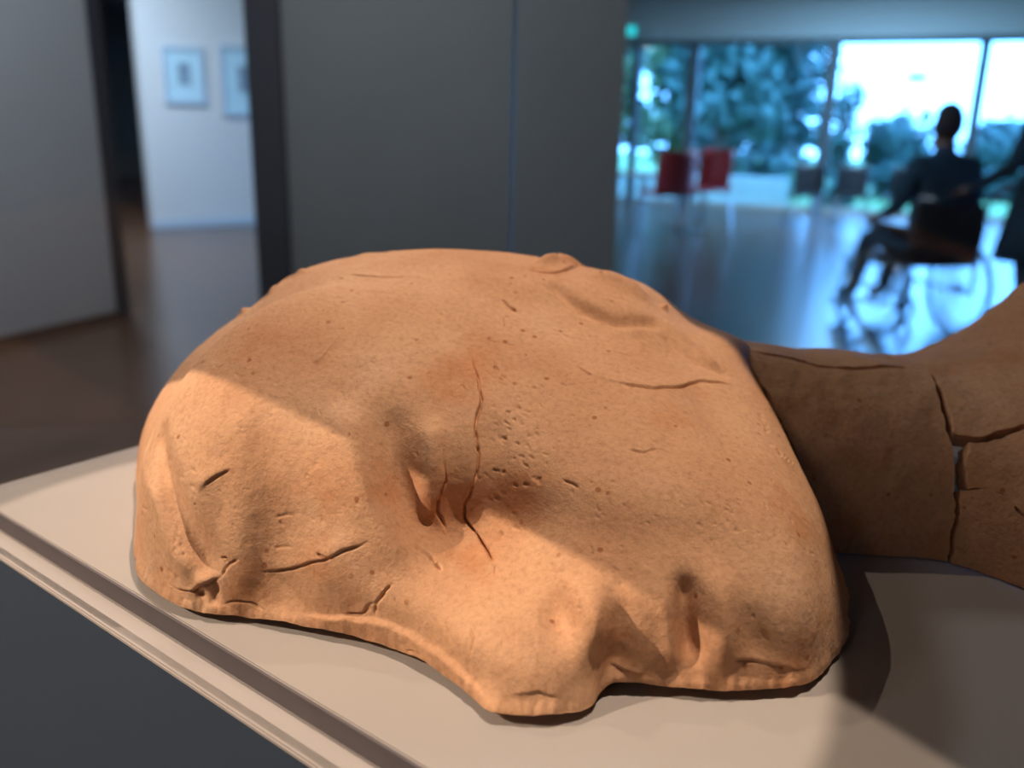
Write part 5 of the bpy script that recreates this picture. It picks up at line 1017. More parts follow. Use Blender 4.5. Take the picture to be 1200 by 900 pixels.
    ('c', 0.96, 1.29, [(13.0,393.9,78.3), (14.3,391.7,76.7)]),
    ('c', 0.9, 1.27, [(1.3,423.8,98.5), (2.0,422.0,97.5)]),
    ('c', 0.77, 0.58, [(-17.4,397.6,77.8), (-14.1,396.3,76.7)]),
    ('c', 0.98, 0.48, [(-10.2,414.0,91.9), (-7.7,411.5,90.1)]),
    ('c', 0.89, 0.53, [(-4.4,391.2,73.1), (-2.2,389.3,71.7)]),
    ('c', 1.09, 0.88, [(2.4,376.9,61.0), (4.6,375.2,59.9)]),
    ('c', 0.98, 1.33, [(-7.8,448.5,112.7), (-4.7,446.4,111.4)]),
    ('c', 0.88, 0.57, [(-5.9,378.7,60.9), (-4.7,376.8,59.3)]),
    ('c', 0.73, 0.57, [(1.5,440.3,107.8), (2.4,438.8,107.0)]),
    ('c', 0.93, 0.7, [(2.9,429.9,102.1), (3.7,427.7,100.8)]),
    ('c', 0.77, 0.9, [(-3.6,422.2,97.6), (-0.5,419.7,96.0)]),
    ('c', 1.19, 1.26, [(-3.7,398.9,80.1), (-2.5,398.4,79.8)]),
    ('c', 0.93, 0.8, [(7.1,469.3,120.4), (7.9,467.0,119.4)]),
    ('c', 0.75, 0.9, [(-26.2,440.3,110.2), (-24.2,436.8,107.9)]),
    ('c', 0.9, 1.34, [(-9.8,456.6,116.8), (-7.2,453.4,115.1)]),
    ('c', 0.82, 0.63, [(-12.1,399.0,79.5), (-10.4,396.9,77.7)]),
    ('c', 0.86, 0.74, [(-6.2,389.7,71.4), (-4.7,387.2,69.4)]),
    ('c', 0.77, 0.83, [(4.3,434.5,104.8), (5.5,433.6,104.3)]),
    ('c', 0.95, 0.58, [(-6.3,450.8,113.8), (-3.0,448.4,112.2)]),
    ('c', 0.94, 0.68, [(29.5,387.8,76.3), (30.4,385.1,74.3)]),
    ('c', 1.06, 0.98, [(8.6,404.8,86.1), (11.7,402.9,85.0)]),
    ('c', 0.77, 0.99, [(6.3,401.4,83.2), (9.1,399.6,82.1)]),
    ('c', 0.91, 0.58, [(-6.9,445.8,111.2), (-6.1,443.6,110.0)]),
    ('c', 0.85, 1.4, [(3.0,411.2,90.2), (4.4,410.3,89.7)]),
    ('c', 1.06, 1.36, [(-3.8,375.9,58.7), (-2.4,373.9,57.1)]),
    ('c', 0.99, 0.83, [(14.4,446.7,110.5), (16.8,443.8,109.0)]),
    ('c', 0.73, 0.59, [(-6.4,415.0,92.5), (-4.9,412.7,90.9)]),
    ('c', 1.04, 0.69, [(6.8,428.9,101.6), (9.6,426.8,100.4)]),
    ('c', 0.85, 1.36, [(-8.4,400.3,80.9), (-5.0,399.3,80.3)]),
    ('c', 0.79, 0.83, [(4.7,403.7,84.8), (6.6,401.0,82.9)]),
    ('c', 1.1, 0.93, [(-17.8,409.4,88.2), (-14.9,408.3,87.3)]),
    ('c', 1.03, 0.86, [(26.1,448.0,110.6), (29.0,445.7,109.6)]),
    ('c', 1.06, 1.31, [(13.8,394.7,79.0), (14.5,393.1,77.9)]),
    ('c', 1.04, 0.9, [(-2.4,418.8,95.3), (-0.6,417.0,94.1)]),
    ('c', 1.03, 0.66, [(31.4,345.8,37.9), (32.5,344.9,37.0)]),
    ('c', 0.94, 0.51, [(160.9,479.2,68.5), (161.0,474.8,67.3)]),
    ('c', 0.9, 0.52, [(107.0,383.7,73.8), (109.9,383.5,73.0)]),
    ('c', 1.01, 0.66, [(38.7,389.5,79.4), (39.6,388.5,78.7)]),
    ('c', 0.9, 0.3, [(58.6,388.8,81.1), (59.6,385.7,79.0)]),
    ('c', 0.99, 0.31, [(107.4,421.7,88.0), (107.9,420.2,87.4)]),
    ('c', 1.0, 0.63, [(40.9,378.2,71.0), (43.3,376.1,69.6)]),
    ('c', 0.86, 0.69, [(51.2,361.4,56.8), (51.6,360.5,56.1)]),
    ('c', 1.02, 0.58, [(74.2,440.6,104.0), (76.8,438.6,102.9)]),
    ('c', 1.07, 0.41, [(39.8,375.1,68.0), (43.0,373.9,67.7)]),
    ('c', 0.83, 0.55, [(69.1,404.0,89.7), (71.1,401.4,88.2)]),
    ('c', 0.81, 0.67, [(61.5,356.7,53.1), (63.2,356.3,53.0)]),
    ('c', 0.77, 0.34, [(111.6,357.3,52.9), (114.7,357.3,51.9)]),
    ('c', 0.9, 0.35, [(85.7,343.3,34.2), (87.5,342.2,32.0)]),
    ('c', 0.8, 0.64, [(38.7,362.7,56.1), (39.1,361.7,55.1)]),
    ('c', 0.73, 0.64, [(47.4,357.3,51.2), (49.6,355.7,49.4)]),
    ('c', 0.77, 0.38, [(91.5,352.6,50.0), (94.1,352.1,49.2)]),
    ('c', 0.94, 0.45, [(102.7,376.4,70.4), (105.5,375.0,68.8)]),
    ('c', 1.08, 0.57, [(92.0,380.2,74.4), (94.9,378.6,73.2)]),
    ('c', 0.97, 0.64, [(79.9,379.1,74.7), (81.0,377.0,73.1)]),
    ('c', 0.92, 0.52, [(86.9,369.8,67.4), (89.0,369.0,66.6)]),
    ('c', 0.72, 0.36, [(18.1,359.8,49.0), (19.9,357.3,47.0)]),
    ('c', 0.95, 0.44, [(69.8,363.7,61.9), (70.4,362.8,60.9)]),
    ('c', 0.84, 0.69, [(20.2,360.7,50.2), (20.9,359.3,49.1)]),
    ('c', 0.99, 0.68, [(67.0,373.1,70.1), (69.8,371.9,69.2)]),
    ('c', 0.86, 0.36, [(52.2,378.3,73.0), (54.7,376.6,71.9)]),
    ('c', 0.75, 0.31, [(29.9,366.3,57.7), (32.1,365.3,57.3)]),
    ('c', 0.82, 0.52, [(86.8,427.5,97.2), (88.1,426.7,96.6)]),
    ('c', 0.77, 0.55, [(110.0,404.8,82.1), (110.3,401.7,80.8)]),
    ('c', 0.87, 0.62, [(17.4,400.3,83.8), (18.4,399.1,83.0)]),
    ('c', 0.87, 0.43, [(73.0,373.2,70.2), (74.4,372.3,69.6)]),
    ('c', 0.92, 0.68, [(48.1,388.9,80.3), (50.1,387.0,79.2)]),
    ('c', 0.92, 0.45, [(97.9,387.8,78.0), (99.6,386.5,77.0)]),
    ('c', 1.05, 0.54, [(85.5,391.1,81.6), (86.6,390.1,81.0)]),
    ('c', 0.72, 0.63, [(89.5,380.0,74.6), (90.8,377.9,73.1)]),
    ('c', 0.94, 0.52, [(78.1,385.1,78.5), (79.4,381.9,76.5)]),
    ('c', 0.78, 0.49, [(63.1,370.8,68.0), (65.3,368.9,66.7)]),
    ('c', 0.82, 0.47, [(50.1,353.6,46.7), (51.4,352.0,44.6)]),
    ('c', 0.73, 0.47, [(121.4,387.2,70.6), (122.3,384.1,68.8)]),
    ('c', 1.04, 0.68, [(103.8,369.5,65.3), (104.6,368.0,64.1)]),
    ('c', 1.1, 0.3, [(79.0,393.3,83.4), (80.0,390.1,81.5)]),
    ('c', 0.74, 0.56, [(101.6,380.2,73.1), (103.0,378.8,72.0)]),
    ('c', 0.98, 0.33, [(35.8,410.2,92.2), (37.6,407.9,91.1)]),
    ('c', 0.83, 0.44, [(43.2,375.1,68.8), (45.9,373.8,68.1)]),
    ('c', 0.73, 0.68, [(53.9,355.8,50.4), (56.5,355.1,49.9)]),
    ('c', 0.82, 0.44, [(102.5,353.5,50.1), (103.6,352.6,48.7)]),
    ('c', 0.95, 0.37, [(71.4,410.8,92.7), (72.8,409.0,91.8)]),
    ('c', 0.93, 0.38, [(1.7,382.3,66.0), (3.4,380.6,64.7)]),
    ('c', 0.88, 0.43, [(183.2,540.9,19.0), (175.1,509.0,27.9)]),
    ('c', 0.78, 0.49, [(51.4,363.4,59.0), (52.9,362.5,58.4)]),
    ('c', 1.05, 0.62, [(52.8,361.4,57.2), (54.2,360.3,56.4)]),
    ('c', 1.1, 0.31, [(25.5,351.6,43.0), (26.9,351.1,42.7)]),
    ('c', 0.8, 0.69, [(134.6,395.2,67.0), (135.8,394.7,65.9)]),
    ('c', 0.82, 0.34, [(39.4,370.9,64.2), (41.7,369.1,63.1)]),
    ('c', 1.1, 0.47, [(70.9,387.9,80.5), (72.3,387.6,80.3)]),
    ('c', 0.84, 0.57, [(63.4,411.4,93.5), (64.4,409.4,92.5)]),
    ('c', 0.9, 0.67, [(107.7,382.0,72.8), (108.3,379.9,71.5)]),
    ('c', 0.86, 0.38, [(0.7,373.1,57.0), (2.2,372.2,56.5)]),
    ('c', 1.0, 0.6, [(100.2,377.1,71.3), (102.4,376.6,70.6)]),
    ('c', 0.86, 0.67, [(96.3,395.4,82.2), (97.8,392.7,80.7)]),
    ('c', 1.05, 0.53, [(109.1,432.7,90.2), (111.0,430.3,89.0)]),
    ('c', 0.71, 0.65, [(-8.3,420.8,96.7), (-6.3,419.8,96.0)]),
    ('c', 0.89, 0.65, [(20.5,407.3,89.1), (22.1,406.3,88.6)]),
    ('c', 0.75, 0.65, [(36.9,364.7,57.8), (39.1,363.0,56.5)]),
    ('c', 1.0, 0.41, [(139.2,396.4,64.1), (140.4,395.4,62.5)]),
    ('c', 0.93, 0.56, [(88.9,363.8,62.1), (91.4,362.6,60.9)]),
    ('c', 0.84, 0.5, [(162.0,530.9,78.1), (160.4,518.8,78.0)]),
    ('c', 0.97, 0.4, [(128.3,436.9,84.6), (128.8,432.5,83.1)]),
    ('c', 0.71, 0.68, [(100.9,373.1,68.4), (102.0,372.3,67.6)]),
    ('c', 1.01, 0.36, [(130.8,390.0,67.0), (134.5,391.6,65.3)]),
    ('c', 0.72, 0.33, [(160.6,478.6,68.9), (161.2,477.2,67.5)]),
    ('c', 1.02, 0.33, [(74.5,351.8,48.3), (75.7,351.0,47.3)]),
    ('c', 1.02, 0.39, [(100.7,372.2,67.7), (102.2,372.1,67.4)]),
    ('c', 0.93, 0.58, [(143.1,379.1,49.9), (146.0,380.8,47.7)]),
    ('c', 0.8, 0.34, [(135.5,388.3,62.8), (136.6,387.9,61.7)]),
    ('c', 0.85, 0.38, [(131.7,393.2,67.8), (133.3,391.1,65.9)]),
    ('c', 1.04, 0.56, [(108.4,345.2,35.8), (109.6,344.9,34.9)]),
    ('c', 1.03, 0.67, [(117.8,434.3,87.9), (118.9,432.0,86.9)]),
    ('c', 1.05, 0.51, [(120.0,359.2,52.2), (122.2,359.1,51.1)]),
    ('c', 0.96, 0.41, [(132.2,395.8,68.7), (133.5,394.9,67.5)]),
    ('c', 0.81, 0.67, [(138.9,376.8,52.7), (141.3,376.8,50.2)]),
    ('c', 1.08, 0.58, [(119.2,380.9,68.5), (120.8,378.8,66.5)]),
    ('c', 0.78, 0.65, [(85.8,348.2,44.1), (87.4,347.1,42.5)]),
    ('c', 0.88, 0.34, [(101.9,365.0,62.0), (102.9,364.5,61.4)]),
    ('c', 0.78, 0.62, [(91.9,365.1,63.2), (93.3,363.5,61.6)]),
    ('c', 0.86, 0.54, [(95.2,371.1,67.8), (95.7,370.2,67.0)]),
    ('c', 0.98, 0.38, [(123.0,349.8,38.4), (123.8,349.2,36.6)]),
    ('c', 0.78, 0.59, [(129.2,346.7,26.2), (130.7,347.1,25.1)]),
    ('c', 0.85, 0.51, [(81.3,356.5,55.1), (82.6,356.1,54.7)]),
    ('c', 0.98, 0.6, [(131.1,403.7,72.6), (134.1,403.2,70.6)]),
    ('c', 0.96, 0.6, [(130.0,406.8,74.4), (131.3,406.4,73.6)]),
    ('c', 0.85, 0.52, [(82.8,362.2,60.8), (83.5,361.4,60.0)]),
    ('c', 0.77, 0.45, [(87.0,381.4,75.7), (88.8,380.7,75.1)]),
    ('c', 0.77, 0.49, [(117.2,351.2,43.3), (118.6,350.5,41.9)]),
    ('c', 0.98, 0.31, [(103.9,382.0,73.6), (105.5,381.1,72.8)]),
    ('c', 1.03, 0.31, [(107.9,370.8,65.4), (108.2,369.5,64.4)]),
    ('c', 0.75, 0.32, [(92.3,361.4,59.7), (93.5,359.7,57.9)]),
    ('c', 0.85, 0.53, [(113.4,395.1,77.3), (114.8,394.0,76.4)]),
    ('c', 1.01, 0.59, [(99.9,356.0,53.7), (101.9,354.7,51.7)]),
    ('c', 0.74, 0.61, [(142.9,395.1,60.2), (146.2,396.4,57.8)]),
    ('c', 0.73, 0.57, [(128.5,350.4,34.5), (131.2,350.4,31.8)]),
    ('c', 1.0, 0.69, [(115.0,371.2,63.9), (115.8,370.0,62.8)]),
    ('c', 1.07, 0.25, [(-81.4,397.4,74.2), (-78.3,395.6,72.3)]),
    ('c', 0.92, 0.53, [(-90.0,388.7,57.6), (-88.5,387.4,55.1)]),
    ('c', 0.99, 0.47, [(-92.0,436.4,111.3), (-90.6,434.8,110.1)]),
    ('c', 0.8, 0.36, [(-96.4,403.4,79.3), (-93.8,402.7,78.8)]),
    ('c', 0.74, 0.42, [(-72.9,389.8,64.5), (-71.5,389.1,63.8)]),
    ('c', 0.75, 0.36, [(-62.0,380.8,51.5), (-59.2,379.8,50.3)]),
    ('c', 0.77, 0.51, [(-109.7,421.9,97.2), (-106.6,419.7,95.5)]),
    ('c', 0.95, 0.38, [(-137.6,405.2,72.0), (-135.6,404.5,71.4)]),
    ('c', 0.82, 0.45, [(-158.0,411.0,71.4), (-156.1,408.8,69.6)]),
    ('c', 1.0, 0.35, [(-145.9,445.1,112.6), (-143.1,442.7,111.8)]),
    ('c', 0.84, 0.31, [(-129.9,391.8,42.3), (-126.9,390.9,40.5)]),
    ('c', 0.87, 0.38, [(-147.4,418.8,87.8), (-145.2,416.1,85.5)]),
    ('c', 1.04, 0.53, [(-136.3,418.9,91.2), (-134.7,417.8,90.1)]),
    ('c', 1.08, 0.3, [(-105.5,430.9,105.8), (-103.9,429.1,104.5)]),
    ('c', 0.94, 0.29, [(-82.7,388.7,59.8), (-80.2,388.0,59.2)]),
    ('c', 0.9, 0.39, [(-134.7,397.7,57.7), (-133.5,396.9,56.3)]),
    ('c', 0.92, 0.42, [(-96.1,389.5,56.6), (-94.0,388.7,55.7)]),
    ('c', 0.75, 0.45, [(-143.7,402.5,64.6), (-142.1,401.4,63.0)]),
    ('c', 0.82, 0.44, [(-162.5,400.2,42.2), (-159.6,398.7,42.0)]),
    ('c', 0.79, 0.56, [(-98.3,423.5,100.3), (-95.5,420.9,98.3)]),
    ('c', 0.76, 0.41, [(-151.7,400.7,56.7), (-150.7,400.3,56.5)]),
    ('c', 1.06, 0.46, [(-106.4,384.2,31.8), (-103.9,383.3,30.9)]),
    ('c', 0.9, 0.34, [(-65.0,412.1,92.7), (-64.3,411.2,91.9)]),
    ('c', 0.77, 0.26, [(-158.0,402.2,54.1), (-156.2,401.0,52.9)]),
    ('c', 0.76, 0.56, [(-123.5,437.2,110.2), (-121.7,436.7,109.8)]),
    ('c', 0.97, 0.35, [(-75.6,389.4,63.1), (-74.7,388.5,61.8)]),
    ('c', 0.9, 0.55, [(-136.7,417.2,89.0), (-133.2,416.0,88.2)]),
    ('c', 0.7, 0.56, [(-227.8,536.6,64.2), (-221.8,524.8,66.6)]),
    ('c', 0.98, 0.45, [(-146.0,432.2,102.3), (-144.4,430.3,100.9)]),
    ('c', 1.01, 0.26, [(-76.3,390.8,65.4), (-75.1,389.4,63.3)]),
    ('c', 0.9, 0.42, [(-142.8,398.3,56.3), (-140.0,397.1,54.4)]),
    ('c', 0.81, 0.52, [(-159.9,412.0,71.2), (-157.6,410.1,70.4)]),
    ('c', 0.79, 0.37, [(-139.8,392.8,40.8), (-136.7,392.1,39.5)]),
    ('c', 0.8, 0.48, [(-153.4,394.3,33.2), (-152.0,393.5,31.7)]),
    ('c', 0.96, 0.5, [(-130.2,401.2,66.1), (-127.0,400.4,65.3)]),
    ('c', 0.79, 0.31, [(-80.8,390.5,63.5), (-78.0,389.5,62.5)]),
    ('c', 0.81, 0.48, [(-129.9,406.8,75.8), (-128.8,405.8,74.5)]),
    ('c', 1.02, 0.52, [(-112.9,392.2,53.3), (-111.2,391.2,51.5)]),
    ('c', 0.81, 0.52, [(-100.0,401.3,75.4), (-97.6,400.1,74.4)]),
    ('c', 0.95, 0.49, [(-168.8,401.5,31.5), (-165.5,399.5,31.6)]),
    ('c', 0.84, 0.56, [(-5.2,340.3,26.8), (-3.3,338.1,25.8)]),
    ('c', 1.1, 0.33, [(6.4,337.5,27.7), (7.9,335.3,26.1)]),
    ('c', 1.09, 0.6, [(11.5,334.4,25.7), (13.2,332.6,23.9)]),
    ('c', 1.04, 0.65, [(-3.2,335.1,22.7), (-2.0,333.8,21.8)]),
    ('c', 0.79, 0.4, [(14.4,334.2,25.8), (17.7,333.3,25.2)]),
    ('c', 0.71, 0.41, [(9.4,342.1,32.1), (11.5,340.3,30.8)]),
    ('c', 1.08, 0.59, [(-1.7,337.4,25.6), (-0.6,336.1,24.8)]),
    ('c', 0.87, 0.59, [(-10.5,352.1,34.7), (-8.7,350.5,34.1)]),
    ('c', 1.01, 0.28, [(-39.1,464.4,124.6), (-37.1,461.0,122.7)]),
    ('c', 0.94, 0.31, [(-39.1,458.8,122.0), (-37.6,457.5,121.1)]),
    ('c', 0.73, 0.35, [(-70.4,408.9,89.1), (-68.6,408.3,88.7)]),
    ('c', 0.94, 0.48, [(-44.4,445.0,115.4), (-42.9,444.4,114.8)]),
    ('c', 0.74, 0.49, [(-31.3,397.8,77.6), (-29.5,397.6,77.3)]),
    ('c', 0.74, 0.5, [(-14.7,414.4,92.3), (-12.6,413.5,91.6)]),
    ('c', 0.88, 0.42, [(-88.9,400.0,76.3), (-86.6,398.3,74.5)]),
    ('c', 1.1, 0.46, [(-118.9,456.8,124.5), (-117.1,456.1,124.0)]),
    ('c', 1.02, 0.33, [(-74.7,446.5,118.1), (-72.8,446.0,117.8)]),
    ('c', 0.73, 0.47, [(-78.3,443.0,116.0), (-76.8,442.7,115.7)]),
    ('c', 0.76, 0.38, [(-47.0,405.4,86.1), (-44.8,403.6,84.1)]),
    ('c', 1.01, 0.52, [(-55.1,468.3,128.4), (-52.5,466.1,127.1)]),
    ('c', 0.97, 0.38, [(-63.9,429.1,106.3), (-61.2,428.1,105.6)]),
    ('c', 1.0, 0.55, [(-59.9,443.3,115.6), (-57.7,441.4,114.3)]),
    ('c', 1.1, 0.26, [(-52.9,418.3,98.0), (-49.5,416.4,96.2)]),
    ('c', 0.87, 0.55, [(-64.9,408.6,89.3), (-63.5,406.5,87.2)]),
    ('c', 0.97, 0.49, [(-65.5,490.8,138.9), (-62.5,485.4,136.5)]),
    ('c', 1.06, 0.46, [(-91.2,428.0,104.8), (-89.2,424.7,102.3)]),
    ('c', 0.97, 0.5, [(-78.7,425.7,103.6), (-75.7,423.8,102.3)]),
    ('c', 1.09, 0.46, [(-59.1,436.4,111.2), (-57.3,434.9,110.2)]),
    ('c', 0.98, 0.36, [(-70.5,410.0,90.2), (-69.1,408.4,88.7)]),
    ('c', 1.04, 0.56, [(-89.4,413.2,91.7), (-86.3,411.9,90.8)]),
    ('c', 1.05, 0.41, [(-88.2,432.4,108.4), (-86.3,429.0,105.9)]),
    ('c', 0.82, 0.5, [(-17.5,403.2,83.1), (-15.0,402.4,82.4)]),
    ('c', 1.1, 0.42, [(-74.8,449.1,119.7), (-72.9,447.3,118.5)]),
    ('c', 0.83, 0.83, [(-157.1,402.5,56.0), (-155.3,401.7,55.6)]),
    ('c', 0.82, 0.46, [(-152.0,393.6,32.4), (-150.7,392.9,30.6)]),
    ('c', 0.92, 0.6, [(-147.4,395.0,43.6), (-146.1,394.4,42.6)]),
    ('c', 0.97, 0.72, [(-168.4,414.5,66.2), (-163.9,411.2,65.9)]),
    ('c', 1.08, 0.59, [(-173.4,403.2,20.5), (-170.1,400.6,19.6)]),
    ('c', 0.71, 0.75, [(-185.4,415.5,33.2), (-182.8,412.9,32.9)]),
    ('c', 1.02, 0.47, [(-196.7,432.7,40.9), (-189.5,422.8,43.2)]),
    ('c', 0.99, 0.5, [(-163.0,406.6,58.2), (-160.0,404.0,56.5)]),
    ('c', 1.01, 0.6, [(-167.6,402.2,37.9), (-166.3,401.0,35.8)]),
    ('c', 0.96, 0.79, [(-207.4,445.1,1.1), (-203.4,437.3,1.5)]),
    ('c', 1.01, 0.7, [(-168.0,400.8,30.9), (-165.7,399.0,28.8)]),
    ('c', 0.91, 0.51, [(-168.0,403.8,43.5), (-165.9,401.9,40.7)]),
    ('c', 0.89, 0.72, [(-159.8,408.1,64.5), (-156.5,406.2,64.1)]),
    ('c', 0.71, 0.54, [(-135.7,395.2,50.2), (-133.8,394.6,49.2)]),
    ('c', 1.05, 0.8, [(-226.6,491.8,13.0), (-225.4,489.0,13.2)]),
    ('c', 0.88, 0.57, [(-180.8,414.7,45.5), (-178.7,412.3,44.1)]),
    ('c', 0.89, 0.73, [(-162.3,397.7,31.9), (-160.9,396.9,31.6)]),
    ('c', 1.08, 0.51, [(-159.2,406.0,61.1), (-155.7,403.8,59.9)]),
    ('c', 1.07, 0.48, [(-152.7,391.2,9.7), (-150.3,390.5,8.2)]),
    ('c', 0.93, 0.57, [(-167.6,398.9,18.3), (-164.7,397.2,18.4)]),
    ('c', 0.76, 0.45, [(-170.2,427.9,82.9), (-166.8,424.1,81.7)]),
    ('c', 1.06, 0.55, [(-164.3,399.9,36.5), (-162.3,398.1,33.7)]),
    ('c', 0.97, 0.37, [(-152.9,427.2,94.6), (-150.1,424.2,93.0)]),
    ('c', 1.07, 0.48, [(-167.4,401.0,33.4), (-165.2,399.5,32.3)]),
    ('c', 0.93, 0.66, [(-155.8,401.6,54.8), (-154.5,400.6,53.5)]),
    ('c', 0.74, 0.43, [(129.3,517.1,106.8), (130.2,514.4,105.6)]),
    ('c', 0.89, 0.36, [(69.1,469.7,113.7), (71.7,468.3,112.8)]),
    ('c', 0.77, 0.5, [(94.1,491.6,111.3), (95.5,488.7,109.9)]),
    ('c', 0.76, 0.39, [(38.4,488.3,123.7), (39.0,483.2,122.0)]),
    ('c', 0.75, 0.46, [(59.9,432.5,102.9), (60.6,430.8,102.2)]),
    ('c', 0.89, 0.42, [(38.2,480.8,121.4), (39.6,478.8,120.6)]),
    ('c', 0.9, 0.42, [(140.8,567.9,112.6), (140.9,563.5,112.6)]),
    ('c', 0.99, 0.55, [(56.9,508.6,128.1), (57.8,503.2,125.8)]),
    ('c', 0.94, 0.25, [(97.0,513.7,116.7), (97.9,509.4,115.0)]),
    ('c', 1.08, 0.41, [(148.9,529.8,97.7), (156.5,540.7,91.4)]),
    ('c', 1.09, 0.35, [(28.2,499.5,128.9), (30.9,495.6,127.1)]),
    ('c', 0.77, 0.48, [(37.7,465.2,116.3), (39.3,464.4,115.9)]),
    ('c', 1.1, 0.32, [(91.7,464.1,105.8), (92.1,460.1,104.6)]),
    ('c', 1.01, 0.45, [(57.7,472.1,116.3), (60.0,470.3,115.4)]),
    ('c', 0.92, 0.24, [(74.4,481.2,115.7), (76.4,479.7,114.8)]),
    ('c', 1.02, 0.26, [(121.5,495.2,103.0), (122.7,494.5,102.4)]),
    ('c', 0.84, 0.31, [(74.1,503.3,122.1), (75.0,499.2,120.6)]),
    ('c', 0.77, 0.34, [(98.9,544.3,125.0), (100.6,541.6,123.4)]),
    ('c', 0.82, 0.35, [(64.8,440.5,105.3), (65.7,435.6,103.5)]),
    ('c', 1.01, 0.38, [(126.1,545.8,114.4), (126.7,542.7,113.8)]),
    ('c', 0.84, 0.38, [(78.0,458.6,108.8), (79.9,457.5,108.0)]),
    ('c', 0.85, 0.44, [(58.4,469.8,115.5), (59.1,464.9,114.0)]),
    ('c', 1.05, 0.38, [(101.4,496.9,109.8), (103.7,495.2,108.5)]),
    ('c', 0.97, 0.36, [(26.9,457.1,114.1), (28.2,454.9,113.2)]),
    ('c', 0.79, 0.42, [(90.5,502.6,116.0), (93.0,503.0,115.0)]),
]

def catmull(Y, idx, axis, periodic):
    n = Y.shape[axis]
    i = np.floor(idx).astype(int)
    f = idx - i
    sh = [1, 1, 1]; sh[axis] = -1
    f = f.reshape(sh)
    g = (lambda k: np.take(Y, k % n, axis)) if periodic else (lambda k: np.take(Y, np.clip(k, 0, n - 1), axis))
    p0, p1, p2, p3 = g(i - 1), g(i), g(i + 1), g(i + 2)
    return .5 * (2 * p1 + (p2 - p0) * f + (2 * p0 - 5 * p1 + 4 * p2 - p3) * f ** 2 + (3 * p1 - 3 * p2 + p3 - p0) * f ** 3)

def normals(G):
    a = np.roll(G, -1, 0) - np.roll(G, 1, 0)
    b = np.gradient(G, axis=1)
    n = np.cross(a, b)
    n /= np.linalg.norm(n, axis=2, keepdims=True) + 1e-12
    if (n * (G - np.array([-.03, .56, .02]))).sum() < 0: n = -n      # outward from the middle of the head
    return n

def path_distance(P, path):
    """distance to a polyline, and the nearest point, segment direction"""
    best = np.full(len(P), 1e9); near = np.zeros_like(P); sdir = np.zeros_like(P); tt = np.zeros(len(P))
    if len(path) == 1: path = [path[0], path[0] + np.array([1e-6, 0, 0])]
    m = len(path) - 1
    for k in range(m):
        a, b = path[k], path[k + 1]
        d = b - a; L2 = d @ d
        t = np.clip(((P - a) @ d) / L2, 0, 1)
        q = a + t[:, None] * d
        dist = np.linalg.norm(P - q, axis=1)
        w = dist < best
        best[w] = dist[w]; near[w] = q[w]; sdir[w] = d / math.sqrt(L2); tt[w] = (k + t[w]) / m
    return best, near, sdir, tt

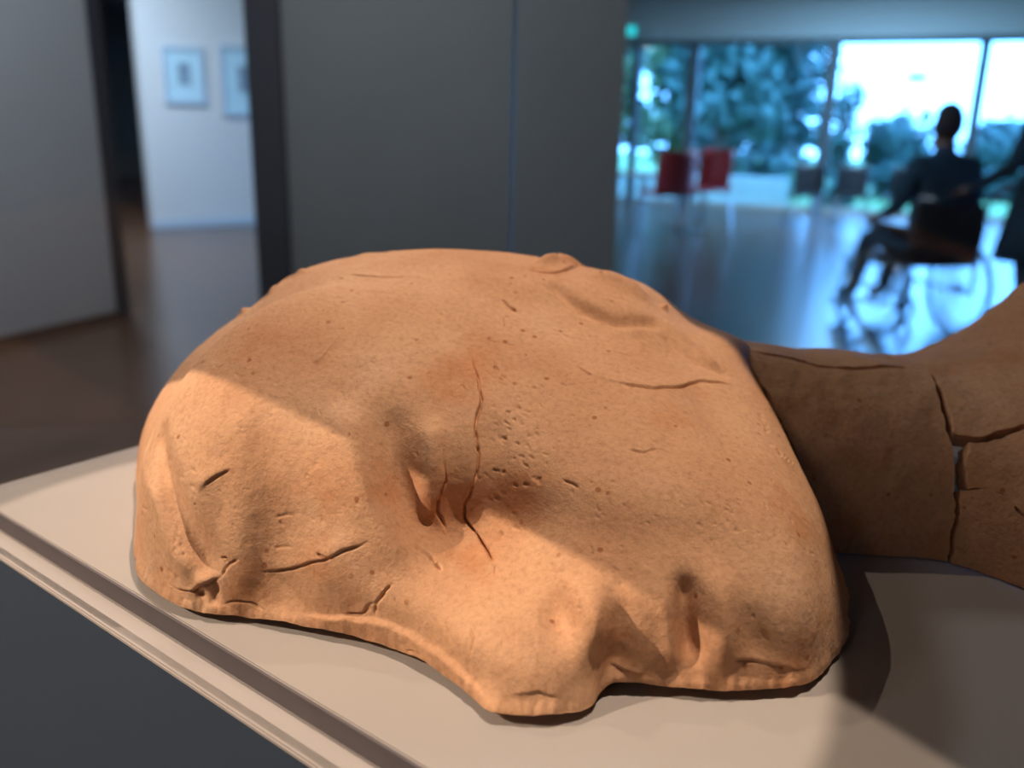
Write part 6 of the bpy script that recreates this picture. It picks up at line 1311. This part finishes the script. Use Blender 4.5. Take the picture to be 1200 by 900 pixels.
def build_head():
    rows = [[float(v) for v in r.split()] for r in DOME.strip().split('\n')]
    Y = np.array(rows).reshape(len(rows), -1, 3) * 1e-4
    N_, M_ = Y.shape[:2]
    front = int(N_ * .64)                                   # columns that start on the face side
    th = np.concatenate([np.arange(0, front, .055), np.arange(front, N_, .5)])
    tj = np.linspace(0, M_ - 1, 500)
    G = catmull(catmull(Y, th, 0, True), tj, 1, False)
    nt, nj = G.shape[:2]
    n = normals(G)
    sh = G.shape
    hor = n[:, 8:30].mean(1) * np.array([1, 1, 0])
    hor /= np.linalg.norm(hor, axis=1, keepdims=True) + 1e-9      # outward, along the board
    V0 = G.reshape(-1, 3).copy()                            # strokes are laid out on the plain form
    n0 = n.reshape(-1, 3)
    for kinds in ('g', 's', 'c'):
        V = G.reshape(-1, 3)
        if kinds != 'c': n = normals(G).reshape(-1, 3)      # cracks go straight in, past the raised edges
        wob = np.stack([vnoise(V0, 170, 5), vnoise(V0, 170, 6), vnoise(V0, 170, 7)], 1) * .0007
        disp = np.zeros(len(V)); rise = np.zeros(len(V))
        for kind, w, amp, path in STROKES:
            if kind != kinds and not (kind == 'h' and kinds == 'g'): continue
            to = rise if kind == 'h' else disp
            pa = np.array(path) * 1e-3
            w *= 1e-3; amp *= 1e-3
            reach = w * (3 if kind != 'c' else 1.5) + .003
            lo, hi = pa.min(0) - reach, pa.max(0) + reach
            sel = np.where(((V0 > lo) & (V0 < hi)).all(1))[0]
            if len(sel) == 0: continue
            P = V0[sel] + (wob[sel] if kind in 'sc' else 0)
            d, near, sd, tt = path_distance(P, pa)
            if kind in 'gh':
                if len(pa) == 1:
                    to[sel] += amp * np.exp(-(d / w) ** 2)
                else:                                        # smooth sum of round dabs along the path
                    sp = w * .45
                    pts = [pa[0]]
                    for a_, b_ in zip(pa[:-1], pa[1:]):
                        k_ = max(1, int(round(np.linalg.norm(b_ - a_) / sp)))
                        pts += [a_ + (b_ - a_) * q / k_ for q in range(1, k_ + 1)]
                    f_ = sum(np.exp(-((P - q) ** 2).sum(1) / w ** 2) for q in pts)
                    to[sel] += amp * f_ / max(1.0, min(len(pts) * .62, 1.7725 / .45))
            elif kind == 'c':
                taper = np.clip(np.minimum(tt, 1 - tt) * 6, .25, 1)
                disp[sel] -= amp * taper * np.clip(1 - d / (w * (.6 + .6 * taper)), 0, 1)
            else:
                side = (np.cross(n0[sel], sd) * (P - near)).sum(1)          # > 0 left of travel
                edge = 1 / (1 + np.exp(-np.clip(side / .0005, -40, 40)))
                taper = np.clip(np.minimum(tt, 1 - tt) * 5, 0, 1)
                disp[sel] += amp * taper * edge * np.exp(-(d / w) ** 2)
        if kinds == 'g':
            disp += .0006 * fbm(V, 34, 2, 21) + .0012 * vnoise(V, 13, 31)
        if kinds == 's':
            disp += .00016 * fbm(V, 160, 3, 41)
        if kinds == 'g':                                    # large forms are pushed towards and away from the front, not sideways
            V = V + n * rise[:, None]
            fd = np.array([0, -.895, .445])
            k = np.clip((n @ fd - .1) / .35, 0, 1)[:, None]
            n = n * (1 - k) + fd * k
            n /= np.linalg.norm(n, axis=1, keepdims=True) + 1e-9
        V = V + n * disp[:, None]
        V[:, 2] = np.maximum(V[:, 2], .0005)
        G = V.reshape(sh)
        if kinds == 'g': GD = G
    # torn rim: lifted from the board, flared and uneven
    base = G[:, 0].copy()
    tornf = fbm(base, 55, 2, 51); tornc = vnoise(base, 150, 53) + .6 * vnoise(base, 390, 54)
    facing = np.clip((.50 - base[:, 1]) / .08, 0, 1)
    lift = .0005 + facing * np.clip(.0040 + .0016 * tornf, .0015, .008)
    zz = G[:, :, 2]
    low = np.exp(-(zz / .011) ** 2)
    G = G + hor[:, None, :] * (low * (facing * (.0024 + .0010 * tornf + .0008 * tornc))[:, None])[:, :, None]
    G[:, :, 2] = np.maximum(G[:, :, 2] + np.exp(-(zz / .008) ** 2) * (lift + facing * .0009 * tornc)[:, None], lift[:, None])
    # hollow underside
    n = normals(G)
    inner = []
    nd = normals(GD)
    for j in range(168, 0, -8):                              # inner skin follows the outer one
        q_ = G[:, j] - nd[:, j] * .011
        q_[:, 2] = np.maximum(q_[:, 2], .002)
        inner.append(q_)
    r0 = G[:, 0] - hor * .0075; r0[:, 2] = G[:, 0, 2]
    G = np.concatenate([np.stack(inner + [r0], 1), G], 1)
    nt, nj = G.shape[:2]
    idx = np.arange(nt * nj).reshape(nt, nj)
    a, b = idx[:, :-1], idx[:, 1:]
    a2, b2 = np.roll(idx, -1, 0)[:, :-1], np.roll(idx, -1, 0)[:, 1:]
    quads = np.stack([a, b, b2, a2], -1).reshape(-1, 4)
    V = G.reshape(-1, 3)
    q0 = quads[len(quads) // 2]
    return link('terracotta_head', grid_mesh('terracotta_head', V, quads), CLAY)
head = build_head()
tag(head, 'large cracked orange terracotta head lying in profile on the display case', 'sculpture')

# ------------------------------------------------------------------ terracotta neck and shoulder fragments
ST = np.array([(.10, .478, .575, .112), (.15, .479, .575, .104), (.20, .476, .575, .0985), (.235, .474, .573, .098), (.262, .468, .571, .0955),
               (.285, .442, .568, .0955), (.305, .414, .563, .099), (.325, .388, .556, .106), (.345, .36, .552, .117), (.365, .335, .55, .137),
               (.385, .32, .55, .165), (.405, .31, .55, .195)])
_xs = np.linspace(.08, .42, 681)
_k = np.exp(-(np.arange(-30, 31) / 14.0) ** 2); _k /= _k.sum()
_prof = [np.convolve(np.pad(np.interp(_xs, ST[:, 0], ST[:, c]), 30, 'edge'), _k, 'valid') for c in (1, 2, 3)]
def neck(x, phi, inset=0.0):
    yf, yc, zt = (np.interp(x, _xs, p) for p in _prof)
    c, s_ = np.cos(phi), np.sin(phi)
    return np.stack([x, yc - (yc - yf - inset) * np.sign(c) * np.abs(c) ** .9, np.maximum((zt - inset) * np.abs(s_) ** .9, .0012)], -1)

def fragment(name, corner_paths, label, seed, na=90, nb=70, thick=.014, wave=0.0):
    """a sherd of the neck shell: bottom and top edges given as (x, phi in degrees) paths from left to right, left and right edges from bottom to top"""
    bot, top, left, right = [np.array(p, float) for p in corner_paths]
    def samp(p, n):
        t = np.concatenate([[0], np.cumsum(np.hypot(np.diff(p[:, 0]) * 10, np.diff(np.radians(p[:, 1]))))]); t /= t[-1]
        u = np.linspace(0, 1, n)
        return np.stack([np.interp(u, t, p[:, 0]), np.interp(u, t, p[:, 1])], 1)
    b, t = samp(bot, na), samp(top, na)
    l, r = samp(left, nb), samp(right, nb)
    u = np.linspace(0, 1, na)[:, None, None]; v = np.linspace(0, 1, nb)[None, :, None]
    Q = ((1 - v) * b[:, None] + v * t[:, None] + (1 - u) * l[None] + u * r[None]
         - ((1 - u) * (1 - v) * b[0] + u * (1 - v) * b[-1] + (1 - u) * v * t[0] + u * v * t[-1]))
    x, ph = Q[..., 0], np.radians(Q[..., 1])
    # ragged broken edges
    edge = np.maximum(np.exp(-np.minimum(u, 1 - u)[..., 0] * 14), np.exp(-np.minimum(v, 1 - v)[..., 0] * 14))
    P0 = neck(x, ph).reshape(-1, 3)
    x = x + edge * (.0011 * fbm(P0, 120, 3, seed)).reshape(x.shape)
    ph = ph + edge * (.010 * fbm(P0, 120, 3, seed + 9)).reshape(x.shape) * (ph > .05)
    O = neck(x, ph); I = neck(x, ph, thick)
    nO = O - I; nO /= np.linalg.norm(nO, axis=2, keepdims=True) + 1e-9
    rel = (.0009 * fbm(O.reshape(-1, 3), 45, 3, seed + 3) + .0012 * vnoise(O.reshape(-1, 3), 22, seed + 4)).reshape(x.shape)
    O = O + nO * rel[..., None]
    O[..., 2] = np.maximum(O[..., 2], .001)
    V = np.concatenate([O.reshape(-1, 3), I.reshape(-1, 3)])
    i0 = np.arange(na * nb).reshape(na, nb); i1 = i0 + na * nb
    def quads(i, flip):
        q = np.stack([i[:-1, :-1], i[1:, :-1], i[1:, 1:], i[:-1, 1:]], -1).reshape(-1, 4)
        return q[:, ::-1] if flip else q
    ring = np.concatenate([i0[:, 0], i0[-1, 1:], i0[-2::-1, -1], i0[0, -2:0:-1]])
    rn = np.roll(ring, -1)
    rim = np.stack([ring, ring + na * nb, rn + na * nb, rn], -1)
    me = grid_mesh(name, V, np.concatenate([quads(i0, False), quads(i1, True), rim]))
    me.materials.append(CLAY)
    bm = bmesh.new(); bm.from_mesh(me)
    bmesh.ops.recalc_face_normals(bm, faces=bm.faces)
    for e in bm.edges:
        if len(e.link_faces) == 2 and e.calc_face_angle() > .9: e.smooth = False
    bm.to_mesh(me); bm.free()
    o = bpy.data.objects.new(name, me)
    col.objects.link(o)
    tag(o, label, 'sculpture fragment', 'broken terracotta neck and shoulder pieces')
    return o
AD = [(.146, 83), (.1616, 82.3), (.1824, 80.4), (.1962, 76), (.2196, 76), (.243, 79.7), (.2690, 83)]
AB = [(.2576, 0), (.2576, 1.3), (.2595, 22.9), (.2604, 37.9), (.2604, 48.3), (.2635, 65.3), (.2690, 83)]
fragment('neck_fragment', ([(.190, 0), (.2576, 0)], AD, [(.190, 0), (.165, 40), (.146, 83)], AB),
         'broad curved terracotta neck piece right behind the head, in shade', 3, 150, 90)
fragment('nape_fragment', ([(x, p + 2.2) for x, p in AD[:-1]] + [(.2665, 85)], [(.150, 126), (.20, 128), (.256, 122)], [(.150, 85.2), (.150, 126)],
                           [(.2665, 85), (.2525, 91), (.255, 104), (.256, 122)]),
         'dark terracotta strip on top of the neck, ending at a small notch', 5, 120, 50)
BC = [(.2638, 47.5), (.2655, 46.4), (.2759, 48.0), (.2872, 52.4), (.2959, 56.3), (.33, 60), (.402, 60)]
fragment('shoulder_fragment', (BC, [(.2555, 150), (.29, 150), (.33, 125), (.400, 105)], [(.2638, 47.5), (.2668, 66), (.2712, 82), (.2600, 88.5), (.2560, 92.5), (.2550, 104), (.2555, 150)], [(.402, 60), (.400, 105)]),
         'large terracotta shoulder piece sweeping up out of the picture', 7, 130, 80)
C12 = [(.2664, 26.4), (.2733, 29.0), (.2794, 27.7), (.2855, 22.6), (.30, 17), (.33, 13), (.402, 12)]
fragment('collar_fragment', (C12, [(.2685, 43.6), (.2762, 45.6), (.2875, 50.4), (.2962, 54.6), (.33, 57), (.402, 57)], [(.2664, 26.4), (.2672, 35), (.2685, 43.6)], [(.402, 12), (.402, 57)]),
         'terracotta piece between the shoulder piece and the lowest piece, at the right edge', 9, 110, 50)
fragment('lower_fragment', ([(.2606, 0), (.402, 0)], [(.2622, 24.6), (.2660, 25.9)] + [(x, p - .7) for x, p in C12[1:]], [(.2606, 0), (.2615, 12), (.2622, 24.6)], [(.402, 0), (.402, 11.3)]),
         'lowest terracotta piece at the right edge, standing on the pale board', 11, 110, 50)
